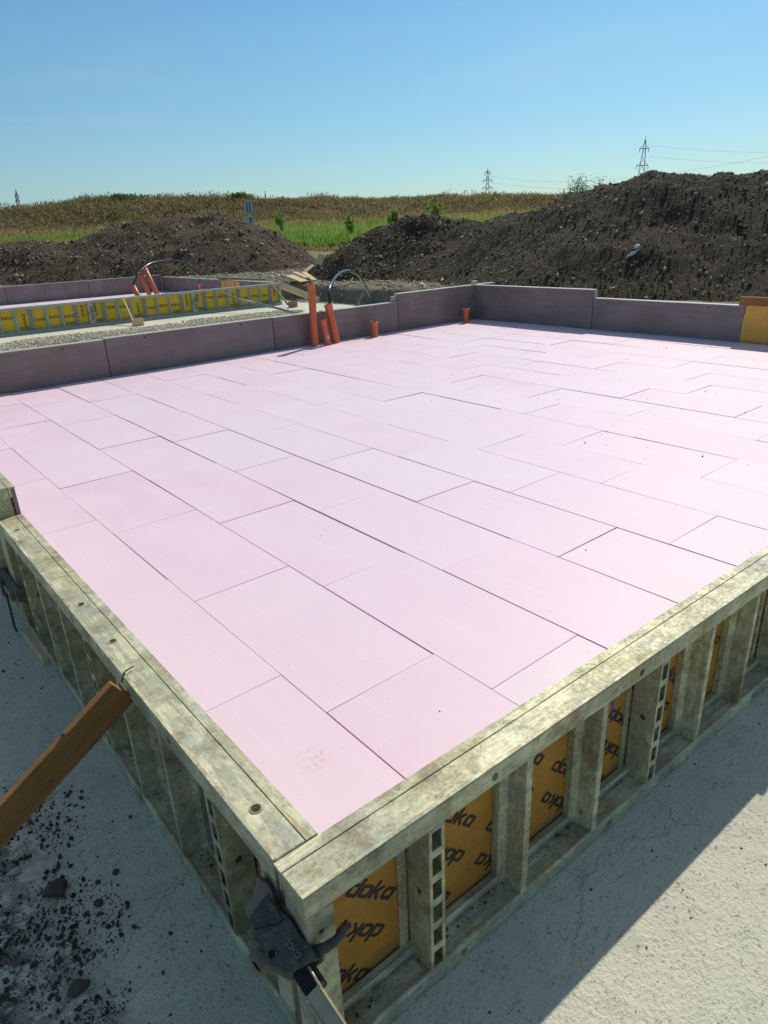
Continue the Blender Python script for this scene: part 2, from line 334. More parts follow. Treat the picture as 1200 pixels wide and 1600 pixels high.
M_DARK = mat_plain('hole_dark', (.012, .012, .01), .9)
M_SIGN = mat_plain('sign_back', (.42, .47, .50), .45, .5)
M_SIGNB = mat_plain('sign_bracket', (.10, .11, .12), .6, .3)
M_WHITE = mat_plain('pale_stone', (.62, .60, .54), .8, nb=.01)
M_RED = mat_plain('red_rubber', (.38, .05, .05), .5)
M_PURP = mat_plain('purple_tape', (.13, .10, .28), .5)
M_CLODB = mat_plain('brown_stone', (.10, .075, .05), .9, nb=.012, dirt=(.16, .12, .085))
M_MORTAR = mat_plain('mortar', (.42, .41, .36), .95, nb=.006)

# ------------------------------------------------------------------ terrain
def bearing(az, d): return CAM.x + d*math.cos(R_(az)), CAM.y + d*math.sin(R_(az))
EMB_AZ = [-60, 0, 20, 30, 37.6, 44, 50, 55, 60, 65, 70, 74, 76.8, 78.2, 80, 85, 95, 140]
EMB_EL = [1.0, 1.5, 1.6, 1.8, 1.97, 2.2, 2.37, 2.45, 2.62, 2.78, 2.98, 2.75, 2.4, 2.2, 1.9, 1.2, .6, .3]
def terrain(X, Y):
    dx = X-CAM.x; dy = Y-CAM.y; r_ = np.hypot(dx, dy); az = np.degrees(np.arctan2(dy, dx))
    w = fbm(X, Y, 1.6, 4, 3)
    dpit = np.maximum(np.maximum(X-(11.0+w*.35), -9-X), np.maximum(Y-(25.7+w*.3), -7-Y))
    z = -.13 + .43*sstep(0, .34, dpit) + .05*w*sstep(.2, 1.2, dpit) + .05*fbm(X, Y, .45, 3, 9)*sstep(0, .3, dpit)
    z = np.where(dpit < -.15, -.13, z)
    z = z + 1.35*sstep(42, 75, r_) + 1.5*sstep(75, 100, r_) + .25*fbm(X, Y, 14, 3, 5)*sstep(45, 70, r_)
    el = np.interp(az, EMB_AZ, EMB_EL); crest = CAM.z + 116*np.tan(np.radians(el)) - .55
    emb = sstep(97, 114, r_ + 3*fbm(X, Y, 16, 3, 21))
    rough = 1.1*fbm(X, Y, 9, 4, 31) + .5*fbm(X, Y, 3, 3, 41)
    z = z + (crest-z)*emb + rough*emb*(1-.5*sstep(112, 118, r_))*.75
    return z - (r_ > 200)*np.minimum((r_-200)*.004, 6)*0
azs = np.concatenate([np.arange(-20, 105, .3), np.arange(105, 340, 4.0)]); azs = np.radians(azs)
rad = np.concatenate([[.0], np.arange(1.5, 9, 1.5), np.arange(9, 34, .16), np.arange(34, 60, .6), np.arange(60, 96, 1.5), np.arange(96, 122, .5), [130, 150, 200, 300, 500, 900, 1600, 3000, 5000]])
A, Rr = np.meshgrid(azs, rad, indexing='ij'); TX = CAM.x+Rr*np.cos(A); TY = CAM.y+Rr*np.sin(A); TZ = terrain(TX, TY)
na, nr = A.shape; idx = np.arange(na*nr).reshape(na, nr); V = np.stack([TX, TY, TZ], -1).reshape(-1, 3)
i2 = np.roll(idx, -1, 0)
def ring(name, a, b, mat):
    F = np.stack([idx[:, a:b], idx[:, a+1:b+1], i2[:, a+1:b+1], i2[:, a:b]], -1).reshape(-1, 4)
    used, inv = np.unique(F, return_inverse=True)
    o = mesh_np(name, V[used], inv.reshape(-1, 4), mat, 'structure', smooth=True); return o
ka = int(np.argmin(abs(rad-46))); kb = int(np.argmin(abs(rad-96)))
ring('ground', 0, ka, M_TRACK); ring('meadow', ka, kb, M_FIELD); ring('embankment', kb, nr-1, M_BANK)
# concrete blinding sheet with a wavy edge on the trench side
def sheet(name, x0, x1, y0, y1, z, mat, n=60):
    xs = np.linspace(x0, x1, n); ys = np.linspace(y0, y1, n); X, Y = np.meshgrid(xs, ys, indexing='ij')
    X = X + np.where(X >= x1-1e-6, .25*fbm(X, Y, 1.2, 3, 77), 0)
    i = np.arange(n*n).reshape(n, n); F = np.stack([i[:-1, :-1], i[1:, :-1], i[1:, 1:], i[:-1, 1:]], -1).reshape(-1, 4)
    return mesh_np(name, np.stack([X, Y, X*0+z], -1).reshape(-1, 3), F, mat, 'structure')
GZ = -.086
sheet('concrete_ground', -8, 10.35, -6.2, 25.3, GZ, M_CONC)

# ------------------------------------------------------------------ soil heaps
HEAPS = []
def heap_z(k, x, y):
    xs, ys, H = HEAPS[k]; return float(H[int(np.argmin(abs(xs-x))), int(np.argmin(abs(ys-y)))])
def heap(name, label, pts, k, step, mat, seed, clod_n, clod_mat, clod_s, jag=1.0, shear=0.0, extra=0.0):
    # pts: (x, y, crest z); slope profile falls away from the crest polyline
    P = np.array(pts, float); x0, y0 = P[:, 0].min()-6, P[:, 1].min()-6; x1, y1 = P[:, 0].max()+6, P[:, 1].max()+6
    xs = np.arange(x0, x1, step); ys = np.arange(y0, y1, step); X, Y = np.meshgrid(xs, ys, indexing='ij')
    wx = X + .5*fbm(X, Y, 2.4, 3, seed); wy = Y + .5*fbm(X, Y, 2.4, 3, seed+50)
    H = np.full(X.shape, -9.0); S = np.zeros(X.shape); acc = 0
    for a, b in zip(P, P[1:]):
        d = b[:2]-a[:2]; L = np.hypot(*d); t = np.clip(((wx-a[0])*d[0]+(wy-a[1])*d[1])/L**2, 0, 1)
        dist = np.hypot(wx-a[0]-t*d[0], wy-a[1]-t*d[1]); z = a[2]+t*(b[2]-a[2])
        h = z - k*(np.sqrt(dist**2+.16)-.4) + .0; S = np.where(h > H, acc+t*L, S); H = np.maximum(H, h); acc += L
    g = .3
    hh = H-g; toe = sstep(-.2, .9, hh)
    dn = .30*fbm(X, Y, 2.2, 4, seed+1)+.10*fbm(X, Y, .7, 3, seed+2)*jag+.038*fbm(X, Y, .2, 2, seed+3)*jag
    rid = (1-abs(fbm(S*1.0+shear*H, H*.12, .8, 3, seed+7)))*.07
    H = H + (dn + rid - .05)*toe
    base = g+.0; keep = H > base-.35
    i = np.arange(X.size).reshape(X.shape); kf = keep[:-1, :-1] | keep[1:, :-1] | keep[1:, 1:] | keep[:-1, 1:]
    F = np.stack([i[:-1, :-1], i[1:, :-1], i[1:, 1:], i[:-1, 1:]], -1)[kf]
    used, inv = np.unique(F, return_inverse=True); Vv = np.stack([X, Y, H], -1).reshape(-1, 3)[used]
    HEAPS.append((xs, ys, H)); root = mesh_np(name, Vv, inv.reshape(-1, 4), mat, smooth=True); tag(root, label, 'soil heap')
    top = np.where((X > -99) & (H > base-.05)); sel = RNG.integers(0, len(top[0]), clod_n)
    ii, jj = top[0][sel], top[1][sel]; C_ = np.stack([X[ii, jj]+RNG.uniform(-step, step, clod_n), Y[ii, jj]+RNG.uniform(-step, step, clod_n), H[ii, jj]+.0], -1)
    s = clod_s*np.exp(RNG.normal(0, .62, clod_n)); s = np.where(RNG.random(clod_n) < .004, s*1.7, s); s = np.minimum(s, clod_s*7)
    scatter_rocks('soil_clods', C_, s, clod_mat, None, None, ico=False, parent=root)
    return root
def crest(l, r0):
    out = []
    for q in l:
        az, el = q[:2]; rr = q[2] if len(q) > 2 else r0
        x, y = bearing(az, rr); out.append((x, y, CAM.z + rr*math.tan(R_(el)) + .03))
    return out
heap('soil_heap', 'long brown soil heap behind the far foundation, left of the road sign',
     crest([(88, .1), (82, .15), (78.2, -.1), (74, .35), (70, 1.0), (66.5, 1.4), (63.4, 1.62), (61.6, 1.35), (60.2, .75), (58.8, -.3), (57.6, -1.3)], 36.0),
     .68, .13, M_SOIL_L, 100, 30000, M_CLOD_L, .022)
heap('soil_heap', 'smaller dark soil heap between the gap to the meadow and the big heap',
     crest([(54.3, -1.9), (53.3, -1.0), (52.2, -.45), (50, .45), (48.2, .95), (46.8, .95), (45.3, .6), (43.5, .3)], 25.5),
     .74, .10, M_SOIL, 200, 20000, M_CLOD, .018)
heap('soil_heap', 'tall dark soil heap rising behind the right hand formwork wall',
     crest([(45.6, -1.00, 25), (44.6, 0.15, 24.5), (42, 0.25, 23.8), (40, 0.65, 23.0), (38, 1.00, 22.2), (35.5, 1.50, 21.0), (34, 1.80, 20.4), (32, 2.20, 19.8), (30.3, 2.35, 19.3), (28.6, 2.15), (27.6, 2.18), (26.2, 2.28), (25.2, 2.48), (24.2, 2.33), (22.5, 2.33), (20, 2.63), (17, 2.58), (13, 2.38), (8, 1.98), (2, 1.28)], 18.9),
     .60, .085, M_SOIL, 300, 60000, M_CLOD, .014, shear=.8)
# ------------------------------------------------------------------ formwork panels
_bool_tmp = []
def cut(me, cyls):
    bm = bmesh.new()
    for (c, ax, rad_, dep) in cyls:
        m4 = Matrix.Translation(c) @ ({'z': Matrix(), 'y': Matrix.Rotation(R_(90), 4, 'X'), 'x': Matrix.Rotation(R_(90), 4, 'Y')}[ax])
        bmesh.ops.create_cone(bm, cap_ends=True, segments=16, radius1=rad_, radius2=rad_, depth=dep, matrix=m4)
    cm = bpy.data.meshes.new('cutter'); bm.to_mesh(cm); bm.free(); co = bpy.data.objects.new('cutter', cm); COL.objects.link(co)
    for q in cm.polygons: q.material_index = 0
    o = bpy.data.objects.new('tmp', me); COL.objects.link(o); md = o.modifiers.new('b', 'BOOLEAN'); md.object = co; md.operation = 'DIFFERENCE'; md.solver = 'EXACT'
    dg = bpy.context.evaluated_depsgraph_get(); dg.update(); out = bpy.data.meshes.new_from_object(o.evaluated_get(dg))
    bpy.data.objects.remove(o); bpy.data.objects.remove(co); return out
TXT = {}
def text_mesh(s='doka'):
    # printed word drawn as flat strokes: wide slanted letters
    if s in TXT: return TXT[s]
    hw = .155; strokes = []; x = 0
    def loop(x): return [(x+.16, 0), (x+1.02, 0), (x+1.16, .14), (x+1.16, .86), (x+1.02, 1), (x+.16, 1), (x, .86), (x, .14), (x+.16, 0)]
    for ch in s:
        if ch in 'doa': strokes.append(loop(x))
        if ch == 'd': strokes.append([(x+1.16, -.13), (x+1.16, 1.62)])
        if ch == 'a': strokes.append([(x+1.16, -.13), (x+1.16, 1.0)])
        if ch == 'k': strokes += [[(x, -.13), (x, 1.62)], [(x+.05, .52), (x+.42, .55), (x+.98, 1.10)], [(x+.42, .55), (x+1.05, -.12)]]
        x += 1.68
    V_, F_ = [], []; d_ = 0
    for st in strokes:
        for a, b in zip(st, st[1:]):
            a = Vector(a); b = Vector(b); t = (b-a).normalized(); n = Vector((-t.y, t.x))*hw; e = t*hw*.5; d_ += 1
            q = [a-e-n, b+e-n, b+e+n, a-e+n]; k = len(V_)
            V_ += [(p.x+.28*p.y, p.y, d_*2e-5) for p in q]; F_.append((k, k+1, k+2, k+3))
    v = np.array(V_); v[:, 0] -= (v[:, 0].min()+v[:, 0].max())/2; v[:, 1] -= .7; w = v[:, 0].max()-v[:, 0].min(); v[:, :2] /= w
    TXT[s] = (v, F_); return TXT[s]
def lettering(marks, y):
    # marks: (x, z, width, angle) on a sheet whose outside faces +y
    V_, F_ = [], []; v, fc = text_mesh()
    for (x, z, w, ang) in marks:
        b = len(V_); ca, sa = math.cos(ang), math.sin(ang)
        for p in v:
            a_, b_ = p[0]*w, p[1]*w*1.0; a2, b2 = a_*ca-b_*sa, a_*sa+b_*ca; V_.append((x-a2, y+p[2], z+b2))
        F_ += [tuple(b+k_ for k_ in q) for q in fc]
    me = bpy.data.meshes.new('lettering'); me.from_pydata(V_, [], F_); me.update(); return me
CACHE = {}
def panel(L, H, kind, loc, rz, label, group='formwork panels round the first foundation', tape=False):
    top_holes = kind == 'nearl'; kind = 'near' if top_holes else kind; key = (round(L, 3), round(H, 3), kind, top_holes)
    if key in CACHE:
        c = copy_tree(CACHE[key]); c.location = loc; c.rotation_euler = (0, 0, rz); tag(c, label); c['group'] = group; return c
    root = empty('formwork_panel', loc, rz, label, 'formwork panel', group); CACHE[key] = root
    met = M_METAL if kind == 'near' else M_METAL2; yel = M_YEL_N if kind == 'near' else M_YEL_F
    bv = .002; D = .12; n = max(2, round(L/.3375)); dx = L/n
    # plywood sheet: inside face brown film, outside face yellow
    bm = bmesh.new(); box(bm, .006, L-.006, .0015, .021, .012, H-.012)
    bm.faces.ensure_lookup_table()
    for q in bm.faces:
        q.material_index = 1 if q.calc_center_median().y > .015 else 0
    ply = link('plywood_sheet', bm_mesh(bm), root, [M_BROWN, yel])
    marks = []
    if kind == 'near':
        th = .74; c_, s_ = math.cos(th), math.sin(th)
        for a_ in range(-14, 22):
            for b_ in range(-16, 17):
                x = .02 - c_*(-a_)*.262 - s_*b_*.148 + .05*b_; z = .30 - s_*(-a_)*.262 + c_*b_*.148
                if .08 < x < L-.08 and .085 < z < H-.075: marks.append((x, z, .185, -th + (math.pi if b_ % 2 else 0)))
    elif kind == 'far':
        angs = [math.pi/2, 0, 0, math.pi, math.pi/2, 0, math.pi, -math.pi/2]
        for i in range(n):
            a_ = angs[i % 8]; marks.append((dx*(i+.5)+random.uniform(-.03, .03), H*.55+random.uniform(-.06, .06), .29, a_))
            if i % 3 == 1: marks.append((dx*(i+.5)-.04, .12, .24, math.pi))
    for (x, z, w_, an) in marks:
        wk = ('word', kind)
        if wk not in TXT: TXT[wk] = lettering([(0, 0, w_, 0)], 0)
        o = link('printed_word', TXT[wk], ply, M_INK); o.location = (x, .0225+random.random()*.0004, z); o.rotation_euler = (0, an, 0)
    # top rail
    bm = bmesh.new()
    box(bm, 0, L, 0, .0315, H-.011, H-.0015, bev=.001); box(bm, 0, L, .0215, .0325, H-.055, H-.0112)
    box(bm, 0, L, .0345, D, H-.060, H, bev=bv)
    me = bm_mesh(bm)
    hs = [((hx, .072, H-.005), 'z', .0125, .05) for hx in (.155, 1.13, 1.47, 2.44) if top_holes and hx < L] + [((dx*(n*.5)+dx*.35, D-.005, H-.033), 'y', .012, .05), ((dx*1.7, D-.005, H-.033), 'y', .012, .05), ((L-dx*1.7, D-.005, H-.033), 'y', .012, .05)]
    if kind == 'near': me = cut(me, hs)
    link('top_rail', me, root, met)
    if kind == 'near':
        bm = bmesh.new(); box(bm, .001, L-.001, D-.0125, D-.0015, H+.0002, H+.003, bev=.001)
        link('rail_bead', bm_mesh(bm), root, met)
        for (c, ax, rr, dd) in hs:
            if ax != 'z': continue
            bm = bmesh.new(); rg = []
            for rad_, z in ((rr, H-.02), (rr, H+.0025), (rr+.0035, H+.0022), (rr+.0045, H+.0002)):
                rg.append([bm.verts.new((c[0]+rad_*math.cos(t*math.pi/9), c[1]+rad_*math.sin(t*math.pi/9), z)) for t in range(18)])
            for a_, b_ in zip(rg, rg[1:]):
                for t in range(18): bm.faces.new((a_[t], a_[(t+1) % 18], b_[(t+1) % 18], b_[t]))
            link('hole_rim', bm_mesh(bm), root, met)
    # bottom rail with the inner step against the sheet
    bm = bmesh.new(); box(bm, 0, L, 0, .0315, .0015, .011, bev=.001); box(bm, 0, L, .0345, D, 0, .052, bev=bv); box(bm, .05, L-.05, .0225, .050, .0523, .082, bev=.004)
    box(bm, .001, L-.001, D-.012, D-.001, .0522, .058, bev=.002)
    me = bm_mesh(bm)
    if kind == 'near': me = cut(me, [((dx*k+dx*.62, D-.005, .026), 'y', .014, .06) for k in (1, n//2, n-2)])
    link('bottom_rail', me, root, met)
    for s, (a_, b_) in enumerate(((0, .072), (L-.072, L))):
        bm = bmesh.new(); box(bm, a_, b_, .0345, D-.001, .0525, H-.0605, bev=bv); me = bm_mesh(bm)
        if kind == 'near': me = cut(me, [(((a_+b_)/2, D-.004, H*.8), 'y', .007, .04), (((a_+b_)/2, D-.004, H*.35), 'y', .010, .05)])
        link('end_post', me, root, met)
    if kind == 'back':
        bm = bmesh.new()
        A_ = [bm.verts.new((.013*math.cos(t*math.pi/6), 0, .013*math.sin(t*math.pi/6))) for t in range(12)]; bm.faces.new(A_); hm_ = bm_mesh(bm)
        for hx in (L*.21, L*.79): link('tie_hole', hm_, root, M_DARK).location = (hx, .0008, H-.055)
    z0, z1 = .0525, H-.0605
    for k in range(1, n):
        x = dx*k; bm = bmesh.new()
        if kind == 'near' and not top_holes and n == 8: x = L-(0, .372, .715, 1.055, 1.378, 1.69, 2.02, 2.36)[8-k]
        slot = k in (1, n-1) or (n > 4 and k == n//2)
        if slot:
            for sx in (-1, 1):
                box(bm, x+sx*.0240-.0015, x+sx*.0240+.0015, .034, D-.004, z0, z1)
                box(bm, min(x+sx*.027, x+sx*.055), max(x+sx*.027, x+sx*.055), .0215, .027, z0, z1)
                box(bm, x+sx*.0205-.0050, x+sx*.0205+.0050, D-.0039, D-.001, z0, z1)
            m_ = 6; hz = (z1-z0)/m_; bz = .012
            for j in range(m_+1):
                zc = z0+j*hz; box(bm, x-.0156, x+.0156, D-.0039, D-.001, max(z0, zc-bz), min(z1, zc+bz))
            name = 'slotted_rib'
        else:
            quad_prism(bm, [(x-.040, .0215), (x-.040, .046), (x-.017, .058), (x-.012, D-.002), (x+.012, D-.002), (x+.017, .058), (x+.040, .046), (x+.040, .0215)], z0, z1, 'z')
            bmesh.ops.bevel(bm, geom=list(bm.edges), offset=.0012, segments=1, affect='EDGES'); name = 'rib'
        me = bm_mesh(bm)
        if kind == 'near' and slot: me = cut(me, [((x, .075, H*.52), 'x', .011, .2)])
        link(name, me, root, met)
    if kind == 'near':
        bm = bmesh.new(); bmesh.ops.create_uvsphere(bm, u_segments=8, v_segments=5, radius=.0055, matrix=Matrix.Diagonal((1, .5, 1, 1))); rm = bm_mesh(bm)
        for k in range(1, n):
            for z in (.12, H-.1): link('rivet', rm, root, met).location = (dx*k-.048, .030, z)
    return root
PB = -.084; XI, YI = -.608, -.405; X2, Y2 = 9.59, 8.69
TL = .62   # low panels reach .53 above the boards
# near right-hand run (outside faces -y); slightly out of line with the boards
a0 = Vector((XI-.12, YI, PB)); rr_ = R_(-1.25); dirx = Vector((math.cos(rr_), math.sin(rr_), 0))
p0 = a0 + dirx*2.7
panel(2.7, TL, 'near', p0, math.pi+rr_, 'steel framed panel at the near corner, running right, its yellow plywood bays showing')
q = a0 + dirx*2.704
for k, (L_, lb) in enumerate(((2.7, 'steel framed panel continuing the near right run beyond the corner panel'), (2.7, 'third steel framed panel of the near right run'), (2.2, 'last steel framed panel of the near right run'))):
    panel(L_, TL, 'near', (q.x+L_, q.y, PB), math.pi, lb); q = Vector((q.x+L_+.004, q.y, PB))
# near left-hand run (outside faces -x)
panel(2.66, TL, 'nearl', (XI, YI+.003, PB), math.pi/2, 'steel framed panel at the near corner, running left, holding the timber brace')
yy = YI+2.667
for L_, lb in ((2.7, 'taller steel framed panel at the left edge, a step above the corner panel'), (2.7, 'taller steel framed panel further up the left side'), (.96, 'short steel framed panel closing the left side')):
    panel(L_, TL+.15, 'nearl', (XI, yy, PB), math.pi/2, lb); yy += L_+.004
# far left wall of the pink floor (inside faces -y)
for x, L_, h, lb in ((-.73, 2.71, TL-.008, 'brown formwork wall panel at the left end of the back left wall'), (1.99, 2.75, TL+.006, 'brown formwork wall panel in front of the gravel strip, second from the left'),
                     (4.745, 2.745, TL, 'brown formwork wall panel behind the tall orange pipes'), (7.495, 2.70, TL+.145, 'taller brown formwork wall panel between the orange stubs and the back corner')):
    panel(L_, h, 'back', (x, Y2, PB), 0, lb)
for y, L_, h, lb in ((Y2-.003, 2.84, TL+.14, 'taller brown formwork wall panel right of the back corner, before the tall soil heap'), (Y2-2.847, 2.62, TL, 'brown formwork wall panel between the back corner panel and the yellow sheet')):
    panel(L_, h, 'back', (X2, y, PB), -math.pi/2, lb)
for y, L_ in ((3.22-1.1, 2.52),):
    panel(L_, TL, 'back', (X2, y, PB), -math.pi/2, 'brown formwork wall panel beyond the yellow sheet at the right')
# yellow closure sheet with planks at the right end
sh = empty('closure_board', (X2, 3.215, PB), 0, 'yellow plywood closure sheet standing at the right end of the back wall', 'plywood sheet')
bm = bmesh.new(); quad_prism(bm, [(-1.09, .0), (.0+.06, .0), (-.01, .62), (-1.09, .62)], .004, .03, 'x'); link('sheet', bm_mesh(bm), sh, M_YEL_O)
bm = bmesh.new(); quad_prism(bm, [(-.40, .005), (-.39, .005), (-.39, .61), (-.40, .61)], -.002, .0035, 'x'); link('joint_strip', bm_mesh(bm), sh, M_WOOD_D)
def plank(name, label, cat, a, b, w, t, mat, up=(0, 0, 1), group=None, parent=None):
    a, b = Vector(a), Vector(b); d = (b-a); L = d.length; d.normalize(); u_ = Vector(up); s = d.cross(u_).normalized(); n = s.cross(d)
    bm = bmesh.new(); box(bm, 0, L, -w/2, w/2, -t/2, t/2, bev=min(t, w)*.07)
    me = bm_mesh(bm); o = link(name, me, parent, mat); m4 = Matrix((d, s, n)).transposed().to_4x4(); m4.translation = a
    if parent is None: o.matrix_world = m4
    else: o.matrix_local = m4
    return tag(o, label, cat, group)
plank('timber_plank', 'reddish timber plank laid along the top of the yellow closure sheet', 'plank', (X2+.04, 3.33, .60), (X2+.05, 1.2, .60), .06, .12, M_WOOD_O)

# ------------------------------------------------------------------ pink insulation boards
OFF = {-1: .834, 0: .494, 1: 1.373, 2: 1.058, 3: .705, 4: .355, 5: 1.225, 6: .775, 7: 1.70, 8: .90, 9: 1.36, 10: .94, 11: .05, 12: .55, 13: .45, 14: .98, 15: .2}
JL = 1.231
def board_mesh(L, w, t=.078):
    bm = bmesh.new(); box(bm, 0, w, 0, L, -t, 0, bev=.0022); return bm_mesh(bm)
BM = {}
def boards(root, x0, n, y0, y1, off, seed, pitch=.6):
    rn = random.Random(seed)
    for s in range(n):
        xa = x0 + s*pitch; o_ = off(s); ys = [y0]; y = o_ - 4*JL
        while y < y1-.06:
            if y > y0+.06: ys.append(y)
            y += JL
        ys.append(y1); gs = rn.choice((.0008, .0018, .003)); gs = {2: .0075, 3: .0045, 1: .003}.get(s-1, gs) if seed == 5 else gs
        for a, b in zip(ys, ys[1:]):
            L = round(b-a-rn.choice((.001, .002, .0035)), 3); w = round(pitch-gs-(.0 if s < n-1 else .006), 4)
            if (L, w) not in BM: BM[(L, w)] = board_mesh(L, w)
            o = link('insulation_board', BM[(L, w)], root, M_FOAM if not BM[(L, w)].materials else None)
            o.location = (xa+gs/2+rn.uniform(-.0012, .0012), a+.0015, rn.uniform(-.0035, .0008))
            o.rotation_euler = (rn.uniform(-.0028, .0028), rn.uniform(-.0045, .0045), rn.uniform(-.0014, .0014))
f1 = empty('insulation_floor', (0, 0, 0), 0, 'pink rigid foam insulation boards covering the near foundation', 'insulation floor')
boards(f1, -.6, 17, YI+.012, Y2-.006, lambda s: OFF[s-1], 5)
# darker bedding under the joints
bd = sheet('bedding_sheet', XI+.01, X2-.01, YI+.01, Y2-.01, -.0815, M_RED, 4)

# ------------------------------------------------------------------ second foundation
FY = 16.42; F2X = 9.6; G2 = 'formwork panels round the second foundation'
lbs = ['yellow panel at the right end of the far formwork run', 'yellow panel carrying the steel prop, second from the right in the far run', 'yellow panel behind the left timber brace of the far run', 'yellow panel at the left edge of the far run', 'yellow panel beyond the left edge of the far run']
xr = F2X
for k in range(5):
    panel(2.7, .60, 'far', (xr, FY-.02*k, PB), math.pi-R_(.4), lbs[k], G2); xr -= 2.704
for k, (x, lb) in enumerate(((6.9, 'brown wall panel of the far foundation behind the leaning orange pipes'), (4.19, 'brown wall panel of the far foundation in front of the brown heap'), (1.48, 'brown wall panel at the left end of the far foundation'))):
    panel(2.7, .66, 'back', (x, 24.9-.0*k, PB), R_(0), lb, G2)
for k, (y, L_, lb) in enumerate(((24.9, 2.7, 'brown side wall panel at the back corner of the far foundation'), (22.2, 2.7, 'brown side wall panel of the far foundation left of the small yellow board'), (19.5, 2.7, 'brown side wall panel of the far foundation right of the small yellow board'))):
    panel(L_, .60, 'back', (F2X, y, PB), -math.pi/2, lb, G2)
f2 = empty('insulation_floor', (0, 0, 0), 0, 'pink foam boards covering the far foundation behind the yellow formwork', 'insulation floor')
boards(f2, -.6, 17, FY+.02, 24.88, lambda s: [.3, .9, .55, 1.1, .1, .7][s % 6], 9)
yb = empty('closure_board', (F2X-.004, 19.95, .12), 0, 'small yellow board fixed on the side wall of the far foundation', 'plywood sheet')
bm = bmesh.new(); box(bm, -.02, 0, -1.25, 0, 0, .37, bev=.002); link('sheet', bm_mesh(bm), yb, M_YEL_O)
bm = bmesh.new(); box(bm, -.026, -.0205, -.30, -.26, .02, .35); box(bm, -.026, -.0205, -.95, -.91, .02, .35); link('joint_strip', bm_mesh(bm), yb, M_WOOD_D)
plank('timber_plank', 'weathered plank lying on the side wall of the far foundation above the small yellow board', 'plank', (F2X+.1, 20.3, .56), (F2X+.35, 17.9, .545), .16, .06, M_WOOD_D)
# ------------------------------------------------------------------ gravel strip and loose stones
n = 52000; gx = RNG.uniform(-4.0, 9.0, n); gy = 15.35 - 3.6*RNG.random(n)
far_ = 15.2 - .35*fbm(gx, gy, 1.6, 3, 61) - .02*gx + np.where(gx < 2.2, -.9*(2.2-gx), 0); near_ = 12.2 + np.maximum(gx-5.5, 0)*.45 + .25*fbm(gx, gy, 1.2, 3, 63)
k_ = (gy < far_) & (gy > near_) & (RNG.random(n) < np.clip((far_-gy)*1.3+.12, 0, 1)) & (fbm(gx, gy, .7, 3, 62) > -.55 + .13*np.maximum(gx-5.5, 0))
P = np.stack([gx, gy, np.full(n, GZ+.012)+.06*np.clip((far_-gy)*.6, 0, 1)*RNG.random(n)], -1)[k_]
scatter_rocks('gravel', P, RNG.uniform(.014, .036, len(P)), M_PEB, 'strip of loose beige gravel between the two foundations', 'gravel')
n = 16000; gx = RNG.uniform(10.9, 24, n); gy = RNG.uniform(9, 34, n); zz = terrain(gx, gy)
P = np.stack([gx, gy, zz+.01], -1); scatter_rocks('ground_stones', P, .03*np.exp(RNG.normal(0, .5, n)), M_PEBG, 'stones strewn over the earth between the heaps', 'stones')
# crumbs and clay on the concrete, left of the near corner
def crumbs(n, fx, fy, smin, smax, z, mat, name, label, ico=False):
    x, y = fx(n), fy(n); s = smin*np.exp(RNG.exponential(.45, n)); s = np.minimum(s, smax)
    return scatter_rocks(name, np.stack([x, y, z+s*.35], -1), s, mat, label, 'debris', ico)
n1 = 42000; cx = RNG.uniform(-1.55, -.80, n1); cy = RNG.uniform(-.35, 1.25, n1)
dens = sstep(-.90, -1.16, cx + .20*fbm(cx, cy, .35, 4, 87) - .03*np.sin(cy*5)) * sstep(1.15, .75, cy) * sstep(-.30, .30, fbm(cx, cy, .16, 4, 88)+.12)
kk = RNG.random(n1) < dens*.65; s = np.minimum(.0017*np.exp(RNG.exponential(.55, n1)), .012)
P = np.stack([cx, cy, GZ+s*.4], -1); scatter_rocks('dirt_crumbs', P[kk], s[kk], M_CRUMB, 'dark earth crumbs trodden on the concrete left of the near corner', 'debris')
crumbs(700, lambda n: RNG.uniform(-1.5, -.74, n), lambda n: RNG.uniform(-.6, 3.2, n), .0018, .011, GZ, M_CRUMB, 'dirt_crumbs', 'scattered dark crumbs on the shaded concrete beside the left panels')
crumbs(900, lambda n: RNG.uniform(-.8, 2.0, n), lambda n: RNG.uniform(-2.0, -.62, n), .0016, .006, GZ, M_CLOD_L, 'dirt_crumbs', 'fine grit on the concrete in front of the right hand panels')
crumbs(150, lambda n: -.58+np.abs(RNG.normal(0, 1.6, n)), lambda n: YI+.04+np.abs(RNG.normal(0, 1.5, n)), .0012, .005, .0, M_CRUMB, 'dirt_crumbs', 'tiny dark crumbs scattered on the pink boards')
crumbs(420, lambda n: RNG.uniform(3.5, 9.4, n), lambda n: RNG.uniform(-.3, 5.5, n), .0022, .010, .0, M_CRUMB, 'dirt_crumbs', 'dark specks of grit on the far right of the pink boards')
crumbs(500, lambda n: RNG.uniform(-.71, 1.9, n), lambda n: RNG.uniform(YI-.085, YI-.04, n), .0016, .007, PB+.0525, M_CRUMB, 'dirt_crumbs', 'grit lying in the bottom rail of the near right panel')
crumbs(450, lambda n: RNG.uniform(XI-.085, XI-.045, n), lambda n: RNG.uniform(YI+.1, 2.2, n), .0016, .008, PB+.0525, M_CRUMB, 'dirt_crumbs', 'grit lying in the bottom rail of the near left panel')
